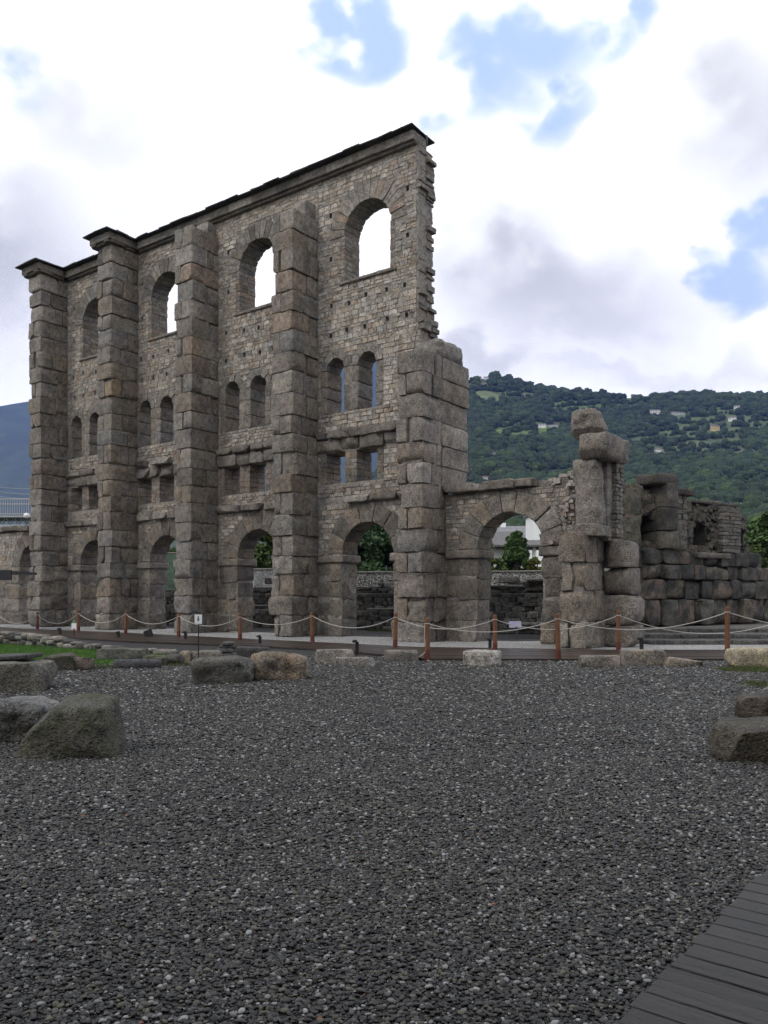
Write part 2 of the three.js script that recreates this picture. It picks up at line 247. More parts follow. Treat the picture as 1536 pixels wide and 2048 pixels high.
// ---- walls between the piers
const small = [];                                                                  // small wall stones: the best seen become meshes, the rest one mass
const BAYS = [
  { c: -45.9, x0: -50.5, x1: -43.3, top: 5.75, low: 1 }, { c: -39.5, x0: -42.1, x1: -36.8, top: 20.05 }, { c: -33.3, x0: -35.6, x1: -30.6, top: 20.05 },
  { c: -26.72, x0: -29.4, x1: -24.2, top: 20.05 }, { c: -20.3, x0: -23.0, x1: -17.6, top: 20.05 }, { c: -13.66, x0: -16.4, x1: -10.85, top: 5.75, low: 1 },
];
const stoneVar = Array.from({ length: 10 }, (_, i) => rock(.34, .18, .2, { cell: .085, r: .008, amp: .007, boss: .0, fine: .004, cuts: 2, edge: .02, seed: 400 + i, fr: 5, tint: [1, 1, 1], tint2: [.8, .8, .82], fr2: 1 }));
const wallT = [T.grey, T.pale, T.brown, T.cool, T.dark, T.pink].map((t, i) => t.map(v => v * [1.62, 1.5, 1.55, 1.6, 1.65, 1.2][i]));
const tintMats = wallT.map(t => mat({ color: lin(t[0] * 1.5, t[1] * 1.5, t[2] * 1.5), map: stoneMap, bumpMap: stoneBump, bumpScale: .02, vertexColors: true, roughness: .92 }));
const halfAt = (o, y0, y1, grow) => { const R = o.R ?? 0; if (y1 < o.y0 - .01) return 0; const top = o.sp !== undefined ? o.sp + R : o.y1; if (y0 > top) return 0; let h = 0; const s = o.sp ?? o.y1; if (y0 < s) h = o.w / 2 + grow; if (o.sp !== undefined) { const yy = Math.max(y0, o.sp) + .04; if (y1 > o.sp && yy < o.sp + R) h = Math.max(h, Math.sqrt(Math.max(0, R * R - (yy - o.sp) ** 2))); } return h; };
function lay(bay, y0, y1, rh, sw, ops, x0, x1, o = {}) {
  let y = y0;
  while (y < y1 - .05) {
    let h = rh * rr(.65, 1.4); if (y + h > y1 - .07) h = y1 - y;
    let iv = [[x0 + rr(-.02, .02), x1]];
    for (const q of ops) { const hw = halfAt(q, y, y + h, q.jamb ?? .22); if (!hw) continue; const a = q.x - hw, b = q.x + hw; iv = iv.flatMap(([s, e]) => e <= a || s >= b ? [[s, e]] : [[s, a], [b, e]].filter(([m, n]) => n - m > .06)); }
    for (const [s, e] of iv) { let x = s; while (x < e - .03) { let w = sw * rr(.6, 1.5); if (x + w > e - .12) w = e - x; const hole = o.holes && o.holes.some(([hx, hyy]) => Math.abs(hx - (x + w / 2)) < w / 2 + .1 && Math.abs(hyy - (y + h / 2)) < h / 2 + .1); if (!hole && R0() > (o.miss || .004)) small.push({ bay, x: x + w / 2, y: y + h / 2, w: w - rr(.01, .022), h: h - rr(.004, .012), z: rr(-.012, .014) + (o.ir || 0) * rr(-.02, .03), d: o.d || .2, ir: o.ir || 0 }); x += w; } }
    y += h;
  }
}
const seen = (b, s) => { const nx = XR[b]; return nx === undefined || s * .937 < nx - 1.3; };
const hiddenGeo = [];
function pieceIn(b, name, geo, m, parent, s, pos) { if (seen(b, s)) return mesh(name, geo, m, parent, pos); hiddenGeo.push(geo.clone().translate(X(s) - (pos ? 0 : 0), 0, 0)); return null; }
function archRing(g, c, sp, r, ring, n, depth, zf, o = {}) {
  for (let k = 0; k < n; k++) {
    const da = Math.PI / n, am = -Math.PI / 2 + da * (k + .5), rg = ring * rr(.86, 1.1), w = (r + rg / 2) * da, rad = r + rg / 2 + (o.slip && o.slip[k] || 0), out = o.out ? o.out(k) : 0;
    const gm = rock(w - .014, rg, depth, { r: (o.r ?? .035) * .6, amp: o.amp ?? .02, boss: .006, cell: o.cell || .16, cuts: 2, edge: .06, tint: jit(o.tint ? o.tint() : bigTints()), map: v => { const a = am + v.x / w * da * .985, q = rad + v.y; v.x = q * Math.sin(a); v.y = q * Math.cos(a); } });
    mesh('voussoir', gm, M.stone, g, [X(c), sp, zf - depth / 2 + rr(-.02, .02) + out]);
  }
}
function jambs(b, g, op, depth, rh, o = {}) {
  const yTop = op.sp ?? op.y1; let y = op.y0;
  while (y < yTop - .04) {
    let h = rh * rr(.8, 1.2); if (y + h > yTop - rh * .4) h = yTop - y;
    for (const sd of [-1, 1]) {
      const wq = (op.jamb ?? .22) + .03, n = o.split || 2;
      for (let k = 0; k < n; k++) {
        const d = depth / n, cx = op.x + sd * (op.w / 2 + wq / 2 - rr(.025, .04));
        const tint = jit(o.tint ? o.tint() : stoneTints());
        if (seen(b, cx)) mesh('jamb_stone', rock(wq, h - .006, d - .008, { r: o.r ?? .012, amp: o.amp ?? .01, boss: .003, cell: o.cell || .16, tint }), M.stone, g, [X(cx), y + h / 2, -d * (k + .5) + rr(0, .03)]);
      }
    }
    y += h;
  }
}
const coreMat = M.core, rub = mat({ color: lin(.5, .455, .4), map: stoneMap, bumpMap: stoneBump, bumpScale: .05 });
BAYS.forEach((B, b) => {
  const g = group('wall_bay', fac), c = B.c, hi = !B.low, ops = [], holes = [];
  const ga = { x: c, w: 2.66, y0: 0, sp: 3.57, r: 1.33, R: 2.16, jamb: 0 }; ops.push(ga);
  const win = { x: c + (b === 1 ? .1 : 0), w: 2.46, y0: 15.32, sp: 17.32, r: 1.23, R: 2.02 };
  const arcs = [-1.72, 0, 1.72].map(k => ({ x: c + k, w: .98, y0: 9.75, sp: 11.63, r: .49, R: .86, jamb: .36 }));
  const sqs = [-1.72, 0, 1.72].map(k => ({ x: c + k, w: 1.12, y0: 6.68, y1: 8.0, jamb: .3 }));
  if (b === 4) { arcs.pop(); sqs.pop(); }
  if (hi) { ops.push(win, ...arcs, ...sqs);
    for (const hy of [13.25, 14.45]) for (let k = -2; k <= 2; k++) holes.push([c + k * 1.02 + rr(-.15, .15), hy + rr(-.1, .1)]);
    for (const hx of [-2.0, 2.05]) holes.push([c + hx, 16.5], [c + hx, 18.4]); }
  // the core: mortar and rubble, with the openings cut through
  const top = B.top, xa = X(B.x0 - (b ? 1.25 : 0)), xb = X(b === 4 ? -17.72 : B.x1);
  const sh = new THREE.Shape();
  const w2 = ga.w / 2 + .05;
  sh.moveTo(xa, 0); sh.lineTo(X(c) - w2, 0); sh.lineTo(X(c) - w2, ga.sp); sh.absarc(X(c), ga.sp, w2, Math.PI, 0, true); sh.lineTo(X(c) + w2, 0); sh.lineTo(xb, 0); sh.lineTo(xb, top); sh.lineTo(xa, top); sh.closePath();
  const hole = (x, y0, y1, w, arch) => { const p = new THREE.Path(); p.moveTo(X(x) - w / 2, y0); p.lineTo(X(x) + w / 2, y0); p.lineTo(X(x) + w / 2, y1); if (arch) p.absarc(X(x), y1, w / 2, 0, Math.PI, false); else p.lineTo(X(x) - w / 2, y1); p.closePath(); sh.holes.push(p); };
  if (hi) { hole(win.x, win.y0 - .02, win.sp, win.w + .1, 1); for (const a of arcs) if (X(a.x) + .6 < xb) hole(a.x, a.y0 - .02, a.sp, a.w + .1, 1); for (const q of sqs) if (X(q.x) + .65 < xb) hole(q.x, q.y0 - .02, q.y1 + .02, q.w + .1, 0); for (const [hx, hy] of holes) if (X(hx) + .15 < xb) hole(hx, hy - .1, hy + .1, .15, 0); }
  const cg = new THREE.ExtrudeGeometry(sh, { depth: 1.02, bevelEnabled: false, curveSegments: 20 }); { const p = cg.attributes.position, uv = cg.attributes.uv, nn = cg.attributes.normal; for (let i = 0; i < p.count; i++) { if (Math.abs(nn.getZ(i)) > .5) uv.setXY(i, p.getX(i) / 2, p.getY(i) / 2); else uv.setXY(i, (p.getZ(i) + p.getX(i)) / 2, p.getY(i) / 2); } }
  mesh('wall_core', cg, rub, g, [0, 0, -1.03]);
  // ground storey: big worn blocks and the impost, then the ring of the arch
  let y = 0;
  for (let k = 0; k < 4; k++) {
    const h = .805;
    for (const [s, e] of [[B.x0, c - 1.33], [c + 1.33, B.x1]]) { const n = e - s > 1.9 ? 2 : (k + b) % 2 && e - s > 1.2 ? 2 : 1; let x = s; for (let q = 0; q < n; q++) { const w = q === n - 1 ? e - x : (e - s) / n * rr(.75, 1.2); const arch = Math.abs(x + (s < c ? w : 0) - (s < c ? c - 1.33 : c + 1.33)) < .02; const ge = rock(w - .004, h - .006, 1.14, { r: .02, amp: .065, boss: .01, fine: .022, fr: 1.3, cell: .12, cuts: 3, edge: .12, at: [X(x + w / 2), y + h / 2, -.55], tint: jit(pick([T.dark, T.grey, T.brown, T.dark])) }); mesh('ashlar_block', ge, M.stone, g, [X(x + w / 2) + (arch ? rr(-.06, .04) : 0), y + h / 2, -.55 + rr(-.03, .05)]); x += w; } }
    y += h;
  }
  for (const [s, e, sd] of [[B.x0, c - 1.33, 1], [c + 1.33, B.x1, -1]]) mesh('impost', rock(e - s + .1, .34, 1.3, { r: .05, amp: .03, tint: jit(T.grey) }), M.stone, g, [X((s + e) / 2) + sd * .06, 3.39, -.53]);
  if (b === 5) archRing(g, c, 3.57, 1.32, .84, 9, 1.14, .05, { r: .03, amp: .015, cell: .12, slip: { 6: .05, 7: .1 }, out: k => k > 5 ? .05 : 0 });
  else archRing(g, c, 3.57, 1.33, .83, b === 4 ? 7 : 9, 1.14, .04, { r: .06, amp: .05, tint: () => pick([T.grey, T.dark, T.brown]) });
  lay(b, 3.56, 5.75, b === 5 ? .13 : .17, b === 5 ? .26 : .3, [ga], B.x0, B.x1, { ir: .5 });
  // the string course over the arches
  { let x = B.x0 - .05; const end = b === 5 ? -12.6 : B.x1; while (x < end - .1) { let w = rr(1.0, 1.9); if (x + w > end - .5) w = end - x; if (!(b === 4 && x < -22.2)) mesh('string_course_slab', rock(w - .02, rr(.3, .38), 1.42, { r: .03, amp: .05, boss: .01, cuts: 4, edge: .14, tint: jit(pick([T.grey, T.dark, T.pale])) }), M.stone, g, [X(x + w / 2), 5.93 + rr(-.02, .03), -.42 + rr(-.05, .05)]); x += w; } }
  if (hi) {
    lay(b, 6.1, 6.68, .13, .24, sqs, B.x0, B.x1, { ir: 1 });
    lay(b, 6.68, 8.0, .19, .34, sqs, B.x0, B.x1, { ir: .6 });
    for (const q of sqs) jambs(b, g, q, 1.06, .24, { r: .02, amp: .018, tint: () => pick([T.brown, T.pink, T.grey, T.brown, T.pale]) });
    // lintels and the worn ledge above
    { let x = B.x0; while (x < B.x1 - .1) { let w = rr(.85, 1.5); if (x + w > B.x1 - .4) w = B.x1 - x; mesh('lintel_block', rock(w - .015, .54, 1.26, { r: .04, amp: .06, cuts: 4, edge: .16, tint: jit(pick([T.grey, T.dark, T.cool])) }), M.stone, g, [X(x + w / 2), 8.28 + rr(-.02, .02), -.47 + rr(-.03, .05)]); x += w; } }
    { let x = B.x0; while (x < B.x1 - .1) { let w = rr(.6, 1.6); if (x + w > B.x1 - .4) w = B.x1 - x; if (R0() > .12) mesh('ledge_slab', rock(w - .015, rr(.28, .42), 1.3 + rr(0, .25), { r: .04, amp: .08, cuts: 5, edge: .16, tint: jit(pick([T.grey, T.pale, T.grey, T.dark])) }), M.stone, g, [X(x + w / 2), 8.74, -.42 + rr(-.08, .1)]); x += w; } }
    lay(b, 8.56, 9.72, .16, .28, [], B.x0, B.x1, { ir: .9 });
    lay(b, 9.72, 12.5, .2, .36, arcs, B.x0, B.x1, { ir: .4 });
    for (const a of arcs) {
      jambs(b, g, a, 1.06, .62, { split: 1, r: .05, amp: .022, tint: bigTints });
      if (seen(b, a.x - .2)) archRing(g, a.x, a.sp, .49, .36, 5, 1.08, .03, { r: .035, amp: .02, cell: .12, tint: () => pick([T.cool, T.grey, T.pale]) });
    }
    lay(b, 12.5, 20.05, .17, .29, [win], B.x0, b === 4 ? -17.8 : B.x1, { holes });
    jambs(b, g, win, 1.06, .2, { tint: () => pick([T.grey, T.pale, T.pale, T.brown, T.pink]) });
    archRing(g, win.x, win.sp, 1.23, .8, 15, 1.1, .03, { r: .025, amp: .012, tint: () => b === 4 ? pick([T.pale, T.grey, [.38, .3, .235], T.pale]) : pick([T.cool, T.grey, T.pale, T.dark]) });
    { let x = win.x - 1.5; while (x < win.x + 1.45) { const w = rr(.5, .9); mesh('sill_slab', rock(Math.min(w, win.x + 1.55 - x) - .01, .16, 1.2, { r: .04, amp: .03, tint: jit(T.grey) }), M.stone, g, [X(x + Math.min(w, win.x + 1.55 - x) / 2), 15.27, -.5]); x += w; } }
  }
});
lay(2, 19.2, 20.05, .17, .29, [], -30.6, -29.4); lay(3, 18.2, 20.05, .17, .29, [], -24.2, -23.0);
// ---- the broken end of the high wall: courses that stick out raggedly
{
  const g = group('wall_end', fac); let y = 11.6;
  while (y < 20.0) { const h = Math.min(rr(.09, .26), 20.04 - y); for (let k = 0; k < 2; k++) { const w = rr(.28, .48) - (y < 13 ? -.2 : 0); mesh('end_stone', rock(w, h - .006, .56, { r: .014, amp: .02, cell: .12, boss: 0, tint: jit(stoneTints()) }), M.stone, g, [X(-17.9) + w / 2 - .2 + (R0() < .25 ? .1 : 0), y + h / 2, -.29 - k * .55 + rr(-.05, .03)]); } y += h; }
}
// ---- cornice, turning round the first two piers, under a slate covering
{
  const g = group('cornice', fac), rf = group('slate_roof', fac);
  const runs = [];
  const edge = [[X(-43.55), -1.3], [X(-43.55), PD + .28], [X(-41.85), PD + .28], [X(-41.85), .3], [X(-37.05), .3], [X(-37.05), PD + .28], [X(-35.35), PD + .28], [X(-35.35), .3], [X(-17.75), .3]];
  for (let i = 0; i + 1 < edge.length; i++) {
    const [ax, az] = edge[i], [bx, bz] = edge[i + 1], L = Math.hypot(bx - ax, bz - az), along = Math.abs(bx - ax) > Math.abs(bz - az); let t = 0;
    while (t < L - .01) {
      let w = rr(1.0, 1.7); if (t + w > L - .6) w = L - t; const m = (t + w / 2) / L, x = lerp(ax, bx, m), z = lerp(az, bz, m), dep = along ? 1.0 : .5;
      const dir = along ? 0 : (bz > az ? -1 : 1) * (i === 0 ? -1 : -1);
      const put = (nm, h, over, yy, tint, rr0) => { const ge = along ? rock(w + (nm === 'cornice_slab' ? -.008 : .0), h, dep + over, { r: rr0, amp: .012, cell: .2, tint: jit(tint) }) : rock(dep + over, h, w + .0, { r: rr0, amp: .012, cell: .2, tint: jit(tint) }); const inX = along ? 0 : (i === 0 || i === 4 ? 1 : -1); mesh(nm, ge, M.stone, g, [x + inX * (dep / 2 - over / 2), yy, along ? z - dep / 2 + over / 2 : z]); };
      put('cornice_slab', .38, .02, 20.33, pick([T.grey, T.cool, T.dark, T.pale]), .03);
      put('cornice_fillet', .13, -.12, 20.085, T.dark, .04);
      t += w;
    }
  }
  // slates, lapped, a hand's breadth over the cornice on every side
  const slate = (x, z, w, d) => { const ge = rock(w, rr(.05, .085), d, { r: .012, amp: .015, cell: .25, tint: jit(T.black, .2), boss: 0 }); const o = mesh('roof_slate', ge, M.stone, rf, [x, 20.555 + rr(0, .03), z]); o.rotation.z = rr(-.03, .03); o.rotation.x = rr(-.02, .04); };
  for (let x = X(-43.4); x < X(-17.75);) { const w = Math.min(rr(.7, 1.15), X(-17.55) - x); slate(x + w / 2, -.25 + rr(-.03, .03), w + .1, 1.7 + rr(-.05, .1)); x += w; }
  for (const px of [-42.7, -36.2]) for (let z = .3; z < 2; z += .62) { slate(X(px) - .5, z + .35, 1.15, .75); slate(X(px) + .5, z + .38, 1.15, .75); }
  mesh('roof_ridge', rock(25.4, .1, .5, { r: .04, amp: .02, cell: .6, tint: T.black }), M.stone, rf, [X(-30.6), 20.63, -.5]);
  const br = group('roof_bracket', fac); mesh('bracket_arm', box(.05, .4, .05, X(-17.5), 20.25, -.3), M.black, br);
}
// ---- what stands on the sixth pier, and the wall beside it
{
  const g = group('cross_pillar', fac), P = (w, h, d, x, y, z, o) => mesh('pillar_block', rock(w, h, d, o), M.stone, g, [X(x), y, z]);
  P(.9, 2.45, .95, -10.24, 5.22, .8, { r: .09, amp: .11, fr: 1.0, fine: .03, boss: .0, tint: T.grey, tint2: T.dark, seed: 501, cell: .09, cuts: 5, edge: .2, map: (v, w, h) => { v.x += (v.y / h) * -.16; } });
  P(.95, .42, 1.3, -10.1, 3.98, .85, { r: .03, amp: .03, tint: T.grey, seed: 507, cuts: 3, edge: .1 });
  P(.5, 2.75, .7, -10.0, 5.05, -.05, { r: .04, amp: .05, tint: T.cool, seed: 502 });
  P(1.0, .84, 2.2, -9.88, 6.8, .3, { r: .07, amp: .035, fine: .025, tint: T.grey, seed: 503, boss: .02, cell: .1, cuts: 5, edge: .16 });
  P(1.02, .95, .95, -10.22, 7.58, .95, { r: .16, amp: .1, fr: 1.5, fine: .03, tint: T.grey, seed: 504, boss: .04, cell: .08, cuts: 5, edge: .26, map: (v, w, h) => { const q = sst(-.5, .5, v.y / h); v.x += (1 - q) * .08; v.x *= lerp(1, .84, q * q); } });
  let y = 3.8; while (y < 6.3) { const h = rr(.12, .2); for (const [z, d] of [[-.2, .3], [-.5, .28]]) mesh('pillar_stone', rock(.5 + rr(-.03, .03), h - .008, d, { r: .014, amp: .02, boss: 0, cell: .1, tint: jit(pick([T.cool, T.pale, T.dark, T.grey]), .15) }), M.stone, g, [X(-9.8) + rr(-.02, .02), y + h / 2, z + rr(-.02, .02)]); y += h; }
  y = 0; for (const [h, w] of [[.75, 1.2], [1.05, 1.2], [.95, 1.05], [.95, 1.0]]) { P(w, h - .012, 1.1, -10 + w / 2 - .1, y + h / 2, -.5, { r: .035, amp: .06, boss: .02, fine: .025, cuts: 5, edge: .18, tint: jit(pick([T.grey, T.dark])) }); y += h; }
  for (let k = 0; k < 70; k++) { const yy = rr(3.6, 6.15), lim = -11.9 + (yy - 3.6) * .32; const s = rr(lim, -11.0), q = rr(.09, .2); mesh('rubble_stone', stoneVar[k % 10], tintMats[k % 4], g, [X(s), yy, rr(-.1, .25)]).scale.set(q / .34, q * .7 / .18, q / .2); }
  for (let k = 0; k < 60; k++) { const s = rr(-12.4, -10.9), yy = 5.6 + (s + 12.4) * .28 + rr(0, .35), q = rr(.1, .26); mesh('rubble_stone', stoneVar[k % 10], tintMats[k % 4], g, [X(s), yy, rr(-.9, .02)]).scale.set(q / .34, q * .6 / .18, q / .2); }
  mesh('rubble_core', rock(1.7, .75, .9, { r: .1, amp: .08, tint: T.dark, map: v => { v.y += v.x * .2; } }), M.stone, g, [X(-11.65), 5.75, -.55]);
}
// ---- place the small stones: the 300 largest in view as meshes, all others joined
{
  const score = q => { if (!seen(q.bay, q.x)) return 0; const d = Math.hypot(q.x, CW); return q.w * q.h / (d * d) * (CW / d); };
  small.forEach(q => q.sc = score(q)); small.sort((a, b) => b.sc - a.sc);
  const bays = fac.children.filter(o => o.name === 'wall_bay'), rest = []; const m4 = new THREE.Matrix4(), qt = new THREE.Quaternion(), eu = new THREE.Euler(), ps = new THREE.Vector3(), sc = new THREE.Vector3();
  small.forEach((q, i) => {
    const vg = pick(stoneVar); eu.set(rr(-.015, .015) * (1 + q.ir), rr(-.03, .03), rr(-.012, .012) * (1 + q.ir * 2)); qt.setFromEuler(eu); ps.set(X(q.x), q.y, q.z - .083); sc.set(q.w / .34, q.h / .18 * (1 - q.ir * rr(0, .18)), q.d / .2);
    const ti = (() => { const r = R0(); return r < .4 ? 0 : r < .62 ? 1 : r < .76 ? 2 : r < .88 ? 3 : r < .955 ? 4 : 5; })();
    if (i < 300) { const o = mesh('wall_stone', vg, tintMats[ti], bays[q.bay]); o.position.copy(ps); o.quaternion.copy(qt); o.scale.copy(sc); }
    else { const ge = vg.clone().applyMatrix4(m4.compose(ps, qt, sc)), t = jit(wallT[ti], .14), cl = ge.attributes.color.array; for (let k = 0; k < cl.length; k += 3) { cl[k] *= t[0]; cl[k + 1] *= t[1]; cl[k + 2] *= t[2]; } const ou = R0(), ov = R0(), uva = ge.attributes.uv.array; for (let k = 0; k < uva.length; k += 2) { uva[k] += ou; uva[k + 1] += ov; } rest.push(ge); }
  });
  console.log('small stones', small.length);
  const o = mesh('small_wall_stones', mergeGeometries(rest), M.stone, fac); struct(o, null, 'stuff');
}
console.log('facade done');
//@@REST
// ================================================================== ROPE FENCES
{
  const shaftG = new THREE.CylinderGeometry(.066, .07, 1, 12), footG = new THREE.CylinderGeometry(.078, .082, .3, 12), ringG = new THREE.TorusGeometry(.072, .012, 6, 16).rotateX(Math.PI / 2), capG = new THREE.CylinderGeometry(.04, .066, .03, 12);
  const post = (p, h, label, grp) => { const g = group('rope_post'); g.position.copy(p); tag(g, label, 'fence post', grp); const s = mesh('shaft', shaftG, M.post, g, [0, h / 2 + .05, 0]); s.scale.y = h - .1; mesh('post_foot', footG, M.postfoot, g, [0, .15, 0]); mesh('rope_ring', ringG, M.rope, g, [0, h - .13, 0]); mesh('post_cap', capG, M.post, g, [0, h + .005, 0]); g.rotation.z = rr(-.035, .035); g.rotation.x = rr(-.03, .03); return p.clone().setY(h - .13); };
  const rope = (pts, sags, label, tail) => { const g = group('rope'); tag(g, label, 'rope'); for (let i = 0; i + 1 < pts.length; i++) { const a = pts[i], b = pts[i + 1], v = []; for (let k = 0; k <= 14; k++) { const t = k / 14, q = a.clone().lerp(b, t); q.y -= sags * 4 * t * (1 - t) * (a.distanceTo(b) / 4.2); v.push(q); } mesh('rope_span', new THREE.TubeGeometry(new THREE.CatmullRomCurve3(v), 28, .013, 6), M.rope, g); } if (tail) mesh('rope_tail', new THREE.TubeGeometry(new THREE.CatmullRomCurve3(tail), 16, .011, 6), M.rope, g); };
  const far = [[-6, 1253, .85], [75, 1258, .9], [157, 1264, 1.05], [251, 1270, 1.08], [357, 1276, 1.05], [480, 1283, 1.08], [625, 1287, 1.15], [790, 1297, 1.18], [990, 1305, 1.16], [1237, 1303, 1.28], [1600, 1298, 1.3]];
  const FL = ['by the canopy beyond the first pier', 'before the first tall pier', 'beside the white and green marker post', 'between the second and third piers', 'just behind the pictogram sign', 'between the third and fourth piers, before an arch', 'before the fourth tall pier', 'before the broken pier', 'before the open low arch', 'before the cross shaped pillar', 'before the steps of the niche wall'];
  const A = far.map(([x, b, h], i) => post(G(x, b), h, 'rope post on the ruin side ' + FL[i], 'posts on the ruin side of the boardwalk'));
  rope(A, .4, 'white rope sagging along the ruin side of the boardwalk');
  const near = [[855, 1322, 1.14], [1117, 1322, 1.27], [1455, 1320, 1.45], [1850, 1320, 1.4]];
  const NL = ['with the loose rope end', 'between the speckled block and the brown blocks', 'beside the yellowish boulder', 'beyond the yellowish boulder'];
  const B = near.map(([x, b, h], i) => post(G(x, b), h, 'thick rope post on the gravel side ' + NL[i], 'posts on the gravel side of the boardwalk'));
  rope(B, .34, 'white rope on the gravel side with a loose hanging end', [B[0].clone(), B[0].clone().add(new THREE.Vector3(-.08, -.35, .02)), B[0].clone().add(new THREE.Vector3(-.06, -.75, .03)), new THREE.Vector3(.85, .05, -21.6)].map((v, i) => i ? v : v.add(new THREE.Vector3(-.07, 0, 0))));
}
// ================================================================== LOOSE STONES ON THE GRAVEL
const R1 = rng(77);
function lie(name, label, cat, x0, x1, yT, yB, dep, o = {}, grp) {
  const d = EYE * F / (yB - HY), w = (x1 - x0) / F * d, h = Math.max(.08, EYE - (yT - HY) * (d + dep) / F) + .05;
  const m = mesh(name, rock(w, h, dep, { cell: Math.max(.035, w / 18), fr: 2.2, fine: .016, cuts: 7, deep: .68, seed: Math.floor(R1() * 9999), ...o, r: Math.min(.06, (o.r ?? .05) * .6), amp: (o.amp ?? .04) * .8 }), M.rock, scene, [((x0 + x1) / 2 - CX) / F * (d + dep * .3), h / 2 - .05, -(d + dep / 2)]);
  m.rotation.y = o.turn || 0; return tag(m, label, cat, grp);
}
const mossy = { tint: [.075, .07, .055], tint2: [.05, .054, .024], th: .02, sfr: 3 };
lie('cut_stone_block', 'grey cut stone block with a mossy pale end beside the boardwalk', 'stone', 632, 705, 1297, 1327, .45, { tint: T.grey, r: .03, amp: .015, turn: .12 });
lie('cut_stone_block', 'low flat grey stone with a pale orange chipped corner', 'stone', 672, 750, 1314, 1334, .35, { tint: T.cool, tint2: T.ochre, th: .3, r: .03, amp: .02 });
lie('cut_stone_block', 'grey cut stone with white streaked end under the loose rope', 'stone', 770, 835, 1299, 1323, .45, { tint: T.dark, tint2: [.5, .48, .43], th: .3, r: .03, amp: .02, turn: .1 });
lie('cut_stone_block', 'pale speckled stone block with dark side on the gravel', 'stone', 930, 1000, 1299, 1334, .45, { tint: [.42, .4, .36], tint2: T.dark, th: .1, sfr: 6, r: .05, amp: .025, turn: -.35 });
lie('cut_stone_block', 'brown stone block with a scooped dark top corner', 'stone', 1160, 1238, 1309, 1336, .45, { tint: T.dark, tint2: T.brown, r: .05, amp: .05 });
lie('cut_stone_block', 'brown squared stone block with reddish stain near the post', 'stone', 1245, 1332, 1298, 1332, .5, { tint: T.brown, tint2: T.dark, r: .04, amp: .03 });
lie('cut_stone_block', 'low wedge of brown stone tapering towards the gravel', 'stone', 1332, 1405, 1311, 1335, .4, { tint: T.brown, tint2: T.dark, r: .05, amp: .03, map: (v, w, h) => { if (v.y > 0) v.y *= .6 - v.x / w * .8; } });
lie('boulder', 'yellowish rounded boulder with grass growing at its foot', 'boulder', 1460, 1575, 1294, 1337, .7, { tint: [.38, .33, .22], tint2: T.brown, r: .16, amp: .05 });
lie('boulder', 'dark grey lumpy boulder lying against the ochre one', 'boulder', 390, 502, 1312, 1368, .75, { tint: [.12, .115, .1], tint2: [.06, .058, .05], r: .16, amp: .1, map: (v, w, h) => { v.y *= 1 - .25 * (v.x / w); } });
lie('boulder', 'ochre and rust coloured boulder with a pale flat top', 'boulder', 500, 610, 1304, 1362, .7, { tint: [.25, .19, .13], tint2: [.11, .095, .075], th: .0, sfr: 2.8, r: .1, amp: .11, fine: .025, map: (v, w) => { if (v.x > w * .15) v.z -= .12; } });
lie('cut_stone_block', 'dark wet stone slab behind the stacked slates', 'stone', 468, 545, 1292, 1318, .6, { tint: T.black, r: .04, amp: .02 });
lie('cut_stone_block', 'large squared masonry block carrying a dark slab', 'stone', -70, 92, 1318, 1385, 1.0, { tint: [.17, .16, .13], tint2: [.11, .105, .08], r: .04, amp: .035, sfr: 3 });
{ const d = EYE * F / (1385 - HY), h = EYE - (1318 - HY) * (d + 1) / F; const m = mesh('stone_slab', rock(1.15, .1, .75, { tint: T.black, r: .03, amp: .02, map: v => { v.y += v.x * .06; } }), M.rock, scene, [-7.2, h + .06, -(d + .65)]); tag(m, 'dark thin slab resting on the large masonry block', 'slab'); }
lie('boulder', 'dark broken rock between the masonry block and the lawn', 'boulder', 86, 149, 1307, 1343, .6, { ...mossy, r: .08, amp: .08 });
lie('boulder', 'small dark rock with a pinkish top edge by the lawn', 'boulder', 147, 182, 1312, 1342, .4, { ...mossy, tint: [.15, .12, .1], r: .08, amp: .07 });
lie('stone_trough', 'dark squared stone with ivy tangled on one side at the lawn', 'stone', 196, 288, 1295, 1322, .8, { tint: [.09, .088, .075], tint2: [.17, .16, .14], r: .03, amp: .04 });
lie('fallen_shaft', 'dark fallen stone shaft lying flat at the gravel edge', 'stone', 226, 320, 1318, 1338, .3, { tint: [.075, .075, .078], r: .09, amp: .012, turn: .06 });
lie('boulder', 'mossy grey rock at the end of the fallen shaft', 'boulder', 288, 331, 1310, 1333, .45, { ...mossy, tint: [.13, .13, .09], r: .1, amp: .06 });
lie('boulder', 'green mossy rock beside the small orange stone', 'boulder', 327, 362, 1308, 1331, .4, { ...mossy, r: .1, amp: .05 });
lie('boulder', 'small upright orange tinted stone by the sign post', 'boulder', 360, 377, 1301, 1329, .3, { tint: T.ochre, tint2: T.grey, r: .04, amp: .04 });
lie('masonry_remnant', 'low grey rubble masonry remnant behind the sign post', 'stone', 376, 440, 1300, 1327, .6, { tint: T.dark, tint2: [.26, .24, .2], r: .04, amp: .06, sfr: 4 });
lie('boulder', 'dark grey layered boulder touching the big mossy boulder', 'boulder', -70, 112, 1389, 1488, .75, { tint: [.17, .168, .158], tint2: [.11, .108, .1], r: .12, amp: .1, map: (v, w, h) => { v.y *= 1 - .12 * (v.x / w + .5); } });
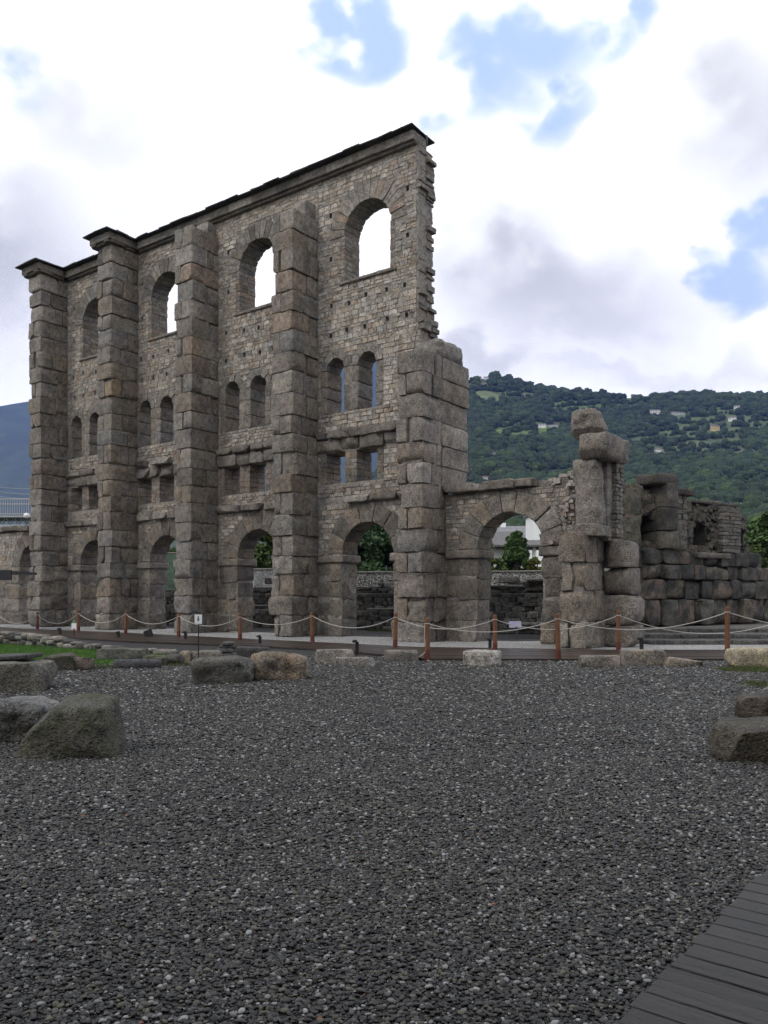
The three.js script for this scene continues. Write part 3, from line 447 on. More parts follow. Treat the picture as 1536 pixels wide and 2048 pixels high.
lie('boulder', 'big mossy boulder with sloping top and blunt upright end', 'boulder', 40, 236, 1386, 1518, .62, { tint: [.075, .072, .056], tint2: [.055, .058, .028], th: .02, sfr: 4, r: .09, amp: .06, fine: .02, cuts: 3, deep: .9, map: (v, w, h, d) => { const t = v.x / w + .5, q = clamp(v.y / h + .5), f = v.z / d + .5; v.y -= q * h * (lerp(.5, 0, clamp(t / .36)) + f * .16); if (t > .6) v.x -= q * (t - .6) * .3; v.z -= q * .06; } });
lie('boulder', 'brown mossy boulder lying beside the deck', 'boulder', 1440, 1660, 1432, 1530, .7, { tint: [.075, .064, .046], tint2: [.045, .042, .026], th: .04, r: .1, amp: .05, fine: .02, map: (v, w) => { if (v.y > 0) v.y *= 1 + .25 * (v.x / w); } });
lie('boulder', 'smaller brown boulder behind the one beside the deck', 'boulder', 1488, 1620, 1380, 1442, .55, { tint: [.085, .068, .048], tint2: [.045, .04, .03], r: .14, amp: .07, map: (v, w) => { if (v.y > 0) v.y *= 1 + .5 * (v.x / w); } });
{ const g = group('slate_stack'); g.position.copy(G(452, 1321)); tag(g, 'little stack of dark rough slates on the gravel edge', 'stones'); let y = 0; for (const [w, h, x] of [[.62, .13, 0], [.5, .1, .03], [.44, .13, 0], [.42, .1, .05], [.3, .08, .08]]) { mesh('stacked_slate', rock(w, h, .4, { r: .03, amp: .03, fr: 3, tint: [.11, .11, .105], cell: .06 }), M.rock, g, [x, y + h / 2, rr(-.03, .03)]); y += h - .008; } }
// ---- rubble wall, kerb and lawn
const lawnPts = [[-260, 1278], [0, 1288], [120, 1295], [240, 1303], [345, 1311], [332, 1326], [240, 1330], [120, 1338], [-100, 1340], [-300, 1340]].map(([x, y]) => { const p = G(x, y); return [p.x, p.z]; });
{
  const g = group('rubble_wall'); tag(g, 'low rough rubble wall edging the lawn', 'wall');
  const line = [[-230, 1278, .45], [-60, 1285, .45], [40, 1290, .42], [105, 1294, .36], [160, 1298, .2], [240, 1303, .14], [345, 1311, .12]].map(([x, y, h]) => [G(x, y), h]);
  const base = line[0][0].clone(); g.position.copy(base);
  for (let i = 0; i + 1 < line.length; i++) { const [a, ha] = line[i], [b, hb] = line[i + 1], n = Math.ceil(a.distanceTo(b) / .36); for (let k = 0; k < n; k++) { const t = (k + .5) / n, p = a.clone().lerp(b, t).sub(base), h = lerp(ha, hb, t); let y = 0; while (y < h - .04) { const s = Math.min(rr(.11, .24), h - y + .03); mesh('rubble_stone', rock(rr(.3, .42), s, .5, { cell: .1, r: .05, amp: .05, fr: 3, tint: jit(pick([T.dark, T.grey, T.cool, T.black]), .2) }), M.rock, g, [p.x + rr(-.04, .04), y + s / 2, p.z + rr(-.08, .08)]); y += s - .01; } } }
  const s = new THREE.Shape(lawnPts.map(([x, z]) => new THREE.Vector2(x, -z))), lg = new THREE.ShapeGeometry(s).rotateX(-Math.PI / 2); struct(mesh('lawn', lg, M.grass, scene, [0, .014, 0]), 'bright green lawn behind the loose stones');
}
const inPoly = (x, z, P) => { let c = false; for (let i = 0, j = P.length - 1; i < P.length; j = i++) { const [xi, zi] = P[i], [xj, zj] = P[j]; if ((zi > z) !== (zj > z) && x < (xj - xi) * (z - zi) / (zj - zi) + xi) c = !c; } return c; };
const tuftG = (() => { const gs = []; const r = rng(9); for (let k = 0; k < 7; k++) { const a = r() * 6.28, l = .5 + r() * .5, b = .035, lean = .25 + r() * .35; const g = new THREE.BufferGeometry(); const c = Math.cos(a), s = Math.sin(a), ox = (r() - .5) * .5, oz = (r() - .5) * .5; g.setAttribute('position', new THREE.Float32BufferAttribute([ox - s * b, 0, oz + c * b, ox + s * b, 0, oz - c * b, ox + c * lean, l, oz + s * lean], 3)); g.setAttribute('normal', new THREE.Float32BufferAttribute([c, .6, s, c, .6, s, c, .6, s], 3)); gs.push(g); } return mergeGeometries(gs); })();
function tufts(name, label, spots, hLo, hHi, cols) { const im = new THREE.InstancedMesh(tuftG, mat({ roughness: .8, side: THREE.DoubleSide }), spots.length); im.name = numbered(name); const o = new THREE.Object3D(), r = rng(31), cc = new THREE.Color(); spots.forEach(([x, y, z], i) => { const h = hLo + (hHi - hLo) * r(); o.position.set(x, y, z); o.rotation.y = r() * 6.28; o.scale.set(h, h, h); o.updateMatrix(); im.setMatrixAt(i, o.matrix); const c = pick(cols, r), k = .8 + r() * .4; im.setColorAt(i, cc.setRGB(c[0] * k, c[1] * k, c[2] * k)); }); im.castShadow = im.receiveShadow = true; scene.add(im); struct(im, label, 'stuff'); }
{ const sp = [], r = rng(5); while (sp.length < 26000) { const x = -32 + r() * 28, z = -34 + r() * 16; if (inPoly(x, z, lawnPts)) sp.push([x, .01, z]); } tufts('lawn_grass', 'short bright grass of the lawn', sp, .05, .1, [[.06, .16, .018], [.075, .18, .025], [.09, .17, .03]]);
  const q = []; const patch = (px, py, n, rx, rz) => { const p = G(px, py); for (let k = 0; k < n; k++) { const a = r() * 6.28, t = Math.sqrt(r()); q.push([p.x + Math.cos(a) * t * rx, .01, p.z + Math.sin(a) * t * rz]); } };
  patch(1500, 1342, 900, .75, .5); patch(1490, 1337, 250, .35, .12); patch(1535, 1372, 300, .5, .5); patch(1335, 1288, 700, 1.1, .5); patch(765, 1262, 500, .8, .9); patch(1520, 1286, 500, 1.4, .6); patch(215, 1337, 200, .6, .2); patch(350, 1332, 120, .4, .15); patch(300, 1330, 120, .4, .15);
  tufts('grass_tufts', 'weedy grass tufts in the gravel and by the steps', q, .05, .13, [[.09, .12, .03], [.13, .13, .04], [.07, .11, .025]]); }
// ================================================================== PEBBLES
{
  const geos = [0, 1, 2].map(k => { let g = new THREE.IcosahedronGeometry(1, 1); g.deleteAttribute('uv'); g.deleteAttribute('normal'); g = mergeVertices(g, 1e-3); const p = g.attributes.position; for (let i = 0; i < p.count; i++) { const x = p.getX(i), y = p.getY(i), z = p.getZ(i), s = 1 + .45 * noise(x * 1.1 + k * 9, y * 1.1, z * 1.1); p.setXYZ(i, x * s * (1.05 + k * .15), y * s * .55, z * s * .8); } g.computeVertexNormals(); return g; });
  const spots = [[], [], []], r = rng(88);
  const zl = x => x < -3 ? interp([[-20, -20.5], [-10, -19.9], [-6, -21], [-3, -24]], x) : interp([[-3, -24], [0, -23], [1, -21.5]], x);
  const deckIn = (x, z) => { const q = (x - .92) * .777 + (z + 3.16) * .63; return q > .01 && q < 2.4; };
  for (const [d0, d1, den, sc] of [[2.3, 5.5, 5000, .0102], [5.5, 9, 3600, .0116], [9, 14, 2100, .014], [14, 24.5, 1050, .0185]]) {
    const n = Math.round(((d1 * d1 - d0 * d0) / 2 + 2.6 * (d1 - d0)) * den);
    for (let i = 0; i < n; i++) { const d = Math.sqrt(d0 * d0 + r() * (d1 * d1 - d0 * d0)), x = (r() - .5) * (d + 2.6), z = -d; if (z < zl(x) || deckIn(x, z)) continue; spots[Math.floor(r() * 3)].push([x, z, sc * (.55 + r() * r() * 1.3), r() * 6.28, (r() - .5) * .9, r()]); }
  }
  spots.forEach((sp, k) => {
    const im = new THREE.InstancedMesh(geos[k], M.pebble, sp.length); im.name = numbered('gravel_pebbles'); const o = new THREE.Object3D(), c = new THREE.Color();
    sp.forEach(([x, z, s, a, t, u], i) => { o.position.set(x, s * (.15 + u * .75), z); o.rotation.set(t, a, t * .6); o.scale.set(s, s, s); o.updateMatrix(); im.setMatrixAt(i, o.matrix); const pn = fbm(x * .55, 2, z * .55, 3), q = r() - pn * .12; let v; if (q < .52) { v = .008 + r() * .019; c.setRGB(v, v * .97, v * .91); } else if (q < .8) { v = .028 + r() * .05; c.setRGB(v, v * .97, v * .9); } else if (q < .88 - Math.max(0, pn) * .1) { v = .12 + r() * .2; c.setRGB(v, v * .99, v * .96); } else if (r() > .0022) { v = .05 + r() * .06; c.setRGB(v, v * .98, v * .68); } else c.setRGB(.2, .07, .03); im.setColorAt(i, c); });
    im.castShadow = im.receiveShadow = true; scene.add(im); struct(im, 'dark grey rounded river pebbles covering the ground', 'stuff');
  });
}
// ================================================================== SIGN, PATH LIGHTS, PANELS
{
  const g = group('pictogram_sign'); const p = G(397, 1328); g.position.copy(p); tag(g, 'small white square sign with black figure on a thin black post', 'sign');
  const d = -p.z, u = d / F, top = EYE - (1229 - HY) * u; mesh('sign_post', new THREE.CylinderGeometry(.015, .015, top - .1, 8).translate(0, (top - .1) / 2, 0), M.black, g);
  const pl = mesh('sign_plate', box(.19, .24, .012), M.white, g, [0, top - .12, .02]); mesh('plate_edge', box(.205, .255, .008), M.darksteel, g, [0, top - .12, .008]);
  mesh('figure_head', new THREE.CylinderGeometry(.02, .02, .003, 14).rotateX(Math.PI / 2), M.black, pl, [0, .055, .0075]);
  const s = new THREE.Shape(); s.moveTo(-.018, .03); s.lineTo(.018, .03); s.lineTo(.032, -.03); s.lineTo(.016, -.03); s.lineTo(.012, -.06); s.lineTo(.004, -.06); s.lineTo(0, -.03); s.lineTo(-.004, -.06); s.lineTo(-.012, -.06); s.lineTo(-.016, -.03); s.lineTo(-.032, -.03); s.closePath();
  mesh('figure_body', new THREE.ExtrudeGeometry(s, { depth: .003, bevelEnabled: false }), mat({ color: lin(.12, .12, .2) }), pl, [0, 0, .006]);
  for (const [x, y, h, wh] of [[714, 1312, .42, 'beside the grey mossy ended block'], [520, 1290, .3, 'behind the stacked slates'], [371, 1281, .32, 'next to the pictogram sign'], [237, 1278, .26, 'before the second tall pier'], [120, 1271, .28, 'before the first pier'], [980, 1298, .3, 'behind the pale speckled block'], [1283, 1299, .34, 'behind the reddish brown block']]) { const q = group('path_light'); q.position.copy(G(x, y)); tag(q, 'short black path light ' + wh, 'path light', 'black path lights along the boardwalk'); mesh('light_post', rockless(.1, h, .1), M.black, q); mesh('light_head', box(.13, .07, .16, .02, h + .02, 0), M.black, q).rotation.z = .2; }
  const f = group('floodlight'); f.position.copy(G(300, 1276)); tag(f, 'black floodlight tilted up towards the piers', 'floodlight'); mesh('lamp_body', box(.34, .3, .1, 0, .2, 0), M.black, f).rotation.z = .35; mesh('lamp_foot', box(.2, .08, .2, 0, .04, 0), M.black, f);
  const b = group('marker_post'); b.position.copy(G(148, 1276)); tag(b, 'small marker post with white and green plate beside a rope post', 'marker'); mesh('marker_stake', box(.05, .4, .05, 0, .2, 0), M.postfoot, b); mesh('marker_plate', box(.2, .26, .03, 0, .5, 0), M.white, b); mesh('marker_top', box(.09, .14, .04, 0, .69, 0), mat({ color: lin(.12, .3, .12) }), b);
  const ip = group('information_panel'); ip.position.copy(at(1033, 1252, 32).setY(0)); tag(ip, 'small pale information panel leaning behind the open arch', 'panel'); mesh('panel_stand', box(.05, .55, .05, 0, .27, 0), M.darksteel, ip); mesh('panel_plate', box(.5, .3, .03, 0, .7, 0), mat({ color: lin(.5, .5, .62) }), ip).rotation.x = -.5;
}
function rockless(w, h, d) { return box(w, h, d, 0, h / 2, 0); }
// ================================================================== THE LOWER RUIN ON ITS STEPPED PLATFORM
{
  const P0 = new THREE.Vector3((1255 - CX) / F * 33, 0, -33), P1 = new THREE.Vector3((1525 - CX) / F * 38.5, 0, -38.5), dir = P1.clone().sub(P0), L = dir.length(); dir.normalize();
  const U = px => { const a = (px - CX) / F; return (a * -P0.z - P0.x) / (dir.x + a * dir.z); };          // distance along the wall for a column of the photo
  const Hh = (px, py) => { const d = -(P0.z + dir.z * U(px)); return EYE - (py - HY) / F * d; };
  const g = group('ruined_niche_wall'); g.position.copy(P0); g.rotation.y = Math.atan2(-dir.z, dir.x); tag(g, 'dark ruined wall with arched niches standing on stone steps', 'ruin');
  const Q = (px, py) => new THREE.Vector2(U(px), Hh(px, py));
  const crust = { th: -.02, tint2: [.055, .054, .05] }, dk = () => jit(pick([[.15, .14, .115], [.12, .113, .095], [.08, .078, .072], [.17, .145, .11], [.14, .13, .1], [.17, .13, .105]]), .15);
  const out = [[1256, 1040], [1256, 978], [1282, 976], [1284, 995], [1296, 990], [1330, 985], [1345, 990], [1356, 1004], [1376, 1010], [1420, 1008], [1448, 1012], [1466, 1022], [1482, 1030], [1488, 1060], [1490, 1100]];
  const sh = new THREE.Shape([new THREE.Vector2(U(1284), .5), new THREE.Vector2(U(1284), 3.0), new THREE.Vector2(U(1256), 3.0), ...out.map(p => Q(...p)), new THREE.Vector2(U(1522), Hh(1522, 1112)), new THREE.Vector2(U(1524), .5)]);
  const niche = (x0, x1, yT, yB) => { const a = U(x0), b = U(x1), y0 = Hh(x0, yB), y1 = Hh((x0 + x1) / 2, yT), r = (b - a) / 2, p = new THREE.Path(); p.moveTo(a, y0); p.lineTo(b, y0); p.lineTo(b, y1 - r); p.absarc((a + b) / 2, y1 - r, r, 0, Math.PI, false); p.closePath(); sh.holes.push(p); return [a, b, y0, y1, r]; };
  const n1 = niche(1270, 1308, 1028, 1082), n2 = niche(1379, 1411, 1045, 1090), n3 = niche(1463, 1486, 1058, 1102);
  const uvm = ge => { const p = ge.attributes.position, uv = ge.attributes.uv, nn = ge.attributes.normal; for (let i = 0; i < p.count; i++) Math.abs(nn.getZ(i)) > .5 ? uv.setXY(i, p.getX(i) / 2, p.getY(i) / 2) : uv.setXY(i, (p.getZ(i) + p.getX(i)) / 2, p.getY(i) / 2); return ge; };
  const body = mat({ color: lin(.19, .18, .155), map: stoneMap, bumpMap: stoneBump, bumpScale: .06 });
  mesh('wall_core', uvm(new THREE.ExtrudeGeometry(sh, { depth: .8, bevelEnabled: false })), body, g, [0, 0, -.8]);
  for (const [a, b, y0, y1] of [n1, n2, n3]) { mesh('niche_back', box(b - a + .3, y1 - y0 + .4, .4, (a + b) / 2, (y0 + y1) / 2, -1.02), body, g); }
  const courses = [[.5, 1.62], [1.62, 2.48], [2.48, 3.1], [3.1, 3.75]];
  courses.forEach(([a, b], k) => { let u = U(1284) - (k < 2 ? .1 : 0); const end = U(k > 2 ? 1500 : 1527); while (u < end - .1) { let w = rr(.75, 1.35); if (u + w > end - .5) w = end - u; mesh('ashlar_block', rock(w - .015, b - a - .012, .62 + rr(0, .25), { r: .035, amp: .075, boss: .02, fine: .03, cuts: 4, edge: .16, tint: dk(), ...crust }), M.stone, g, [u + w / 2, (a + b) / 2, .05 + rr(-.1, .18)]); u += w; } });
  const pil = (x0, x1, yT, zf, h0, tints, rh = .55, r = .04) => { const a = U(x0), b = U(x1), top = Hh(x0, yT); let y = h0; while (y < top - .05) { let h = rh * rr(.8, 1.2); if (y + h > top - .15) h = top - y; const t = (y - h0) / (top - h0); const cut = r > .02 ? [0, 1] : [0, rr(.2, .45), rr(.55, .8), 1]; for (let k = 0; k + 1 < cut.length; k++) { const s0 = lerp(a, b, cut[k]), s1 = lerp(a, b, cut[k + 1]); mesh('pilaster_block', rock(s1 - s0 - (r > .02 ? rr(0, .06) : .012), h - .008, zf + .5 + rr(-.05, .05), { r, amp: r > .02 ? .06 : .02, fine: .02, boss: r > .02 ? .02 : 0, tint: jit(pick(tints), .18) }), M.stone, g, [(s0 + s1) / 2 + rr(-.02, .02), y + h / 2, zf / 2 - .25]); } y += h; } };
  pil(1252, 1274, 977, .25, 3.9, [[.14, .135, .1], [.15, .145, .11]], 1.1);
  pil(1304, 1328, 968, .75, 3.75, [[.09, .085, .075], [.11, .1, .085], [.13, .12, .1]], .9);
  pil(1328, 1354, 990, .5, 3.75, [T.dark, [.2, .19, .17], [.15, .14, .12]], .22, .015);
  pil(1428, 1464, 1014, .45, 3.75, [T.dark, [.2, .19, .17], [.16, .15, .13]], .16, .015);
  { const geos = [], r = rng(303), m4 = new THREE.Matrix4(), q = new THREE.Quaternion(), e = new THREE.Euler(); const inN = (u, h) => [n1, n2, n3].some(([a, b, y0, y1, rad]) => u > a - .06 && u < b + .06 && h > y0 - .05 && (h < y1 - rad || Math.hypot(u - (a + b) / 2, h - y1 + rad) < rad + .08)); const topAt = u => interp(out.map(p => [U(p[0]), Hh(...p)]).sort((a, b) => a[0] - b[0]), u);
    for (let k = 0; k < 1500; k++) { const u = lerp(U(1256), U(1490), r()), h = 3.7 + r() * 3, t = topAt(u); if (h > t - .06 || inN(u, h)) continue; e.set(r() * .3, r() * .4 - .2, r() * .5 - .25); q.setFromEuler(e); const sz = .14 + r() * r() * .4, ge = stoneVar[Math.floor(r() * 10)].clone().applyMatrix4(m4.compose(new THREE.Vector3(u, h, .02 + r() * .1), q, new THREE.Vector3(sz / .34, sz * .55 / .18, 1))), c = ge.attributes.color.array, tn = dk(); for (let i = 0; i < c.length; i++) c[i] *= tn[i % 3]; geos.push(ge); }
    for (let k = 0; k < 160; k++) { const u = lerp(U(1256), U(1488), r()), t = topAt(u), sz = .2 + r() * .4; q.setFromEuler(e.set(0, r() * 3, r() * .4 - .2)); const ge = stoneVar[Math.floor(r() * 10)].clone().applyMatrix4(m4.compose(new THREE.Vector3(u, t + .03, -.1 - r() * .6), q, new THREE.Vector3(sz / .34, sz * .6 / .18, 1.5))), c = ge.attributes.color.array, tn = dk(); for (let i = 0; i < c.length; i++) c[i] *= tn[i % 3]; geos.push(ge); }
    struct(mesh('rubble_facing', mergeGeometries(geos), M.stone, g), null, 'stuff'); }
  mesh('cap_slab', rock(U(1331) - U(1289), .48, 1.2, { r: .08, amp: .06, tint: [.1, .088, .078] }), M.stone, g, [(U(1331) + U(1289)) / 2, Hh(1310, 962), .1]);
  mesh('cap_slab', rock(U(1364) - U(1330), .3, 1.2, { r: .06, amp: .05, tint: [.085, .07, .06] }), M.stone, g, [(U(1364) + U(1330)) / 2, Hh(1345, 987), .05]);
  mesh('impost_slab', rock(U(1440) - U(1374), .26, .8, { r: .05, amp: .03, tint: T.dark }), M.stone, g, [(U(1440) + U(1374)) / 2, Hh(1400, 1112), .15]);
  mesh('cap_slab', rock(U(1470) - U(1375), .16, 1.1, { r: .05, amp: .05, tint: [.09, .085, .08] }), M.stone, g, [(U(1470) + U(1375)) / 2, Hh(1425, 1008), -.35]);
  mesh('pilaster_block', rock(U(1345) - U(1318), 1.1, .7, { r: .2, amp: .12, tint: [.13, .12, .1] }), M.stone, g, [U(1332), 4.25, .3]);
  // the stepped platform
  const st = group('stone_steps'); st.position.set(13, 0, -31); tag(st, 'long low dark stone steps in front of the niche wall', 'steps');
  for (const [z, h, x0, x1] of [[-28.9, .17, 9.6, 17.5], [-30.0, .34, 9.9, 19], [-31.2, .5, 10.1, 21]]) { let x = x0; while (x < x1) { const w = Math.min(rr(1.2, 2.2), x1 - x + .01); mesh('step_slab', rock(w - .01, .19, 1.3, { r: .025, amp: .02, cell: .2, tint: jit([.14, .135, .125], .15) }), M.stone, st, [x + w / 2 - 13, h - .09, z - .6 + 31]); x += w; } }
  mesh('platform_fill', box(13, .47, 9, 15.6 - 13, .23, -36.2 + 31), body, st);
  mesh('step_riser', box(8, .3, 2, 14 - 13, .15, -31 + 31), body, st);
}
// ================================================================== WALLS BEHIND THE ARCHES
{
  const g = group('layered_ruin_wall'); g.position.set(0, 0, -41); tag(g, 'low dark wall of thin stone layers behind the arches', 'wall');
  const rest = [], a0 = { x: -13, z: -50 }, run = [[-14, -6], [12, 2]];
  const zAt = x => interp([[-16, -9.5], [-8, -5.5], [-1, -2], [4, 2], [11, 4]], x);
  const v = Array.from({ length: 6 }, (_, i) => rock(.6, .12, .5, { cell: .2, r: .02, amp: .02, fr: 4, seed: 900 + i, tint: [1, 1, 1] })), m4 = new THREE.Matrix4(), e = new THREE.Euler(), q = new THREE.Quaternion(), r = rng(61);
  for (let y = 0; y < 2.6;) { const h = rr(.09, .3, r); for (let x = -16; x < 11;) { const w = rr(.25, .8, r), top = 2.2 + .5 * fbm(x * .35, 3, 1, 3) + (x > 5.5 ? .2 : 0) - (x > 8.2 ? .7 : 0); if (y < top) { const step = y < .9 ? .5 : y < 1.7 ? .25 : 0; e.set(0, Math.atan2(zAt(x) - zAt(x + .3), .3), rr(-.03, .03, r)); q.setFromEuler(e); const ge = v[Math.floor(r() * 6)].clone().applyMatrix4(m4.compose(new THREE.Vector3(x + w / 2, y + h / 2, zAt(x + w / 2) + step + rr(-.12, .12, r)), q, new THREE.Vector3(w / .6, h / .125, 1.3))); const t = jit(pick([[.12, .117, .108], [.16, .155, .14], [.2, .195, .175], [.24, .235, .21], [.14, .135, .125]], r), .2), c = ge.attributes.color.array; for (let k = 0; k < c.length; k++) c[k] *= t[k % 3]; rest.push(ge); } x += w; } y += h; }
  struct(mesh('stone_layers', mergeGeometries(rest), M.stone, g), null, 'stuff');
  // a few taller slabs that stand out on top and a pale band
  for (const [px, py, d, w, h] of [[1018, 1160, 37.5, .95, .28], [540, 1162, 44, .5, .35], [1075, 1160, 37.5, .9, .14], [1010, 1172, 37.2, 1.6, .1], [760, 1218, 38.5, 1.3, .08], [524, 1212, 43, 1.2, .1], [1060, 1248, 34, 2.2, .12]]) { const p = at(px, py, d); mesh('ledge_slab', rock(w, h, .6, { r: .04, amp: .03, tint: jit([.2, .19, .17]) }), M.stone, g, [p.x, p.y, p.z + 41]); }
  const cob = mat({ color: lin(.62, .61, .56), map: gravMap, bumpMap: stoneBump, bumpScale: .12 });
  const wallBox = (name, label, x0, z0, x1, z1, h, t, m, tile) => { const Lw = Math.hypot(x1 - x0, z1 - z0); const ge = box(Lw, h, t, 0, h / 2, 0); const p = ge.attributes.position, uv = ge.attributes.uv; for (let i = 0; i < p.count; i++) uv.setXY(i, p.getX(i) / tile, (p.getY(i) + p.getZ(i)) / tile); const o = group(name); o.position.set((x0 + x1) / 2, 0, (z0 + z1) / 2); o.rotation.y = Math.atan2(-(z1 - z0), x1 - x0); mesh('wall_body', ge, m, o); mesh('wall_coping', rock(Lw, .12, t + .1, { r: .03, amp: .02, cell: .8, tint: T.cool }), M.stone, o, [0, h + .03, 0]); return tag(o, label, 'wall'); };
  wallBox('cobble_wall', 'long pale cobblestone wall behind the ruins', -2.5, -54, 26, -49, 3.35, .5, cob, 9);
  wallBox('concrete_wall', 'plain grey wall seen through a lower arch', -16, -62, -3, -55, 3.7, .3, M.concrete, 4);
  wallBox('garden_wall', 'dark green screen wall behind the far arches', -40, -74, -15, -63, 5.2, .3, mat({ color: lin(.11, .18, .12), map: stoneMap }), 4);
}
// ================================================================== TREES AND BUSHES
function foliage(n, leaf, shape, cols, seed) {
  const r = rng(seed), pos = new Float32Array(n * 18), nor = new Float32Array(n * 18), col = new Float32Array(n * 18), A = new THREE.Vector3(), B = new THREE.Vector3(), C = new THREE.Vector3(), D = new THREE.Vector3(), nn = new THREE.Vector3();
  for (let i = 0; i < n; i++) { shape(r, C); nn.set(r() - .5, r() * .8, r() - .5).normalize(); A.set(r() - .5, r() - .5, r() - .5).cross(nn).normalize(); B.crossVectors(nn, A); const s = leaf * (.6 + r() * .8); A.multiplyScalar(s); B.multiplyScalar(s * .55); const c = cols[Math.floor(r() * cols.length)], k = .75 + r() * .5; const v = [[-1, 0], [0, -1], [1, 0], [-1, 0], [1, 0], [0, 1]]; v.forEach(([a, b], q) => { D.copy(C).addScaledVector(A, a).addScaledVector(B, b); const o = i * 18 + q * 3; pos[o] = D.x; pos[o + 1] = D.y; pos[o + 2] = D.z; nor[o] = nn.x; nor[o + 1] = nn.y; nor[o + 2] = nn.z; for (let m = 0; m < 3; m++) col[o + m] = c[m] * k; }); }
  const g = new THREE.BufferGeometry(); g.setAttribute('position', new THREE.BufferAttribute(pos, 3)); g.setAttribute('normal', new THREE.BufferAttribute(nor, 3)); g.setAttribute('color', new THREE.BufferAttribute(col, 3)); return g;
}
function tree(name, label, px, yTop, wPx, d, cols, o = {}) {
  const top = EYE - (yTop - HY) / F * d, w = wPx / F * d, g = group(name); g.position.set((px - CX) / F * d, 0, -d); tag(g, label, o.cat || 'tree', o.grp);
  const r0 = rng(Math.round(px * 7)), base = o.base ?? top * .22, cl = [];
  for (let k = 0; k < (o.clumps || 26); k++) { const t = r0(), a = r0() * 6.28, y = lerp(base, top * .96, t), prof = o.cone ? (1 - t * .75) : Math.sin(Math.PI * clamp(.16 + t * .8)) , rad = w / 2 * prof * (.35 + .65 * Math.sqrt(r0())); cl.push([Math.cos(a) * rad, y, Math.sin(a) * rad, w * (.1 + .1 * r0())]); }
  mesh('trunk', new THREE.CylinderGeometry(w * .02 + .05, w * .035 + .1, top * .75, 8).translate(0, top * .375, 0), M.bark, g);
  for (let k = 0; k < 5; k++) { const c = cl[k * 3]; const a = new THREE.Vector3(0, base * .8 + k * .1 * top, 0), b = new THREE.Vector3(c[0], c[1], c[2]); mesh('limb', new THREE.TubeGeometry(new THREE.CatmullRomCurve3([a, a.clone().lerp(b, .5).add(new THREE.Vector3(0, -.1, 0)), b]), 6, .05 + w * .006, 5), M.bark, g); }
  mesh('crown', foliage((o.n || 7000) * 2, (o.leaf || .16) * 1.25, (r, C) => { const c = cl[Math.floor(r() * cl.length)]; let x, y, z; do { x = r() * 2 - 1; y = r() * 2 - 1; z = r() * 2 - 1; } while (x * x + y * y + z * z > 1); const l = Math.cbrt(Math.sqrt(x * x + y * y + z * z)); C.set(c[0] + x * c[3] * l, Math.max(.15, c[1] + y * c[3] * .8 * l), c[2] + z * c[3] * l); }, cols, Math.round(px * 3)), M.leaf, g);
  return g;
}
const GR = [[.06, .11, .025], [.08, .14, .035], [.05, .095, .025]], DG = [[.045, .09, .03], [.055, .11, .035], [.04, .08, .028]], YG = [[.1, .14, .03], [.08, .12, .025], [.06, .1, .022]];
tree('leafy_tree', 'yellow green tree behind the grey wall in an arch', 532, 1042, 95, 66, YG, { n: 12000, clumps: 40, base: 1.5 });
tree('leafy_tree', 'tall dark green tree filling the arch beside the broken pier', 754, 1008, 140, 62, DG, { n: 22000, clumps: 70, base: 1.5 });
tree('leafy_tree', 'dark tree standing behind the white lamp post', 596, 1050, 90, 74, DG, {});
tree('leafy_tree', 'dark green tree seen through the second arch', 335, 1072, 60, 82, GR, {});
tree('leafy_tree', 'round green tree beside the white house roof', 1032, 1058, 48, 72, GR, { n: 8000, base: 4.2, clumps: 36 });
tree('bush', 'spiky green bush above the cobble wall by the carport', 1034, 1093, 64, 56, GR, { cat: 'bush', base: 2.6, n: 7000, leaf: .13 });
tree('bush', 'low yellow green bush on the cobble wall', 990, 1112, 40, 55, YG, { cat: 'bush', base: 3, n: 2500, leaf: .1 });
tree('bush', 'yellow flowered shrub under the carport roof', 1068, 1108, 34, 55, [[.16, .15, .02], [.07, .1, .02]], { cat: 'bush', base: 2.8, n: 2500, leaf: .1 });
tree('leafy_tree', 'bright green tree beyond the end of the niche wall', 1535, 1026, 110, 60, GR, { n: 14000, clumps: 40, base: 1.5 });
tree('bush', 'light green shrub at the foot of the far green tree', 1512, 1090, 50, 55, YG, { cat: 'bush', base: 2.5, n: 3000, leaf: .1 });
// ================================================================== HOUSES BEYOND THE WALL
function gable(w, d, h, over = .4) { const s = new THREE.Shape([new THREE.Vector2(-w / 2 - over, -.1), new THREE.Vector2(w / 2 + over, -.1), new THREE.Vector2(w / 2 + over, .08), new THREE.Vector2(0, h), new THREE.Vector2(-w / 2 - over, .08)]); return new THREE.ExtrudeGeometry(s, { depth: d + over * 2, bevelEnabled: false }).translate(0, 0, -d / 2 - over); }
function house(label, p, w, d, hWall, hRoof, m, roofM, o = {}) {
  const g = group(o.name || 'house'); g.position.copy(p); g.rotation.y = o.turn || 0; tag(g, label, o.cat || 'house', o.grp);
  mesh('wall', box(w, hWall + (o.sink || 0), d, 0, (hWall - (o.sink || 0)) / 2, 0), m, g);
  mesh('roof', o.flat ? box(w + .6, hRoof, d + .6, 0, hWall + hRoof / 2, 0) : gable(o.side ? d : w, o.side ? w : d, hRoof, o.over ?? .5).rotateY(o.side ? Math.PI / 2 : 0).translate(0, hWall, 0), roofM, g);
  const nw = o.win ?? 3, rows = o.rows ?? 2; for (let j = 0; j < rows; j++) for (let k = 0; k < nw; k++) mesh('window', box(w / nw * .38, hWall / rows * .42, .1, w * ((k + .5) / nw - .5), hWall * (j + .55) / rows, d / 2 + .02), M.glass, g);
  if (o.chim) mesh('chimney', box(.8, 1.6, .8, w * .2, hWall + hRoof * .9, 0), M.white, g);
  return g;
}
const tileM = mat({ color: lin(.2, .19, .185), map: stoneMap }), greyRoof = mat({ color: lin(.34, .34, .35), map: stoneMap }), brownRoof = mat({ color: lin(.16, .11, .09) });
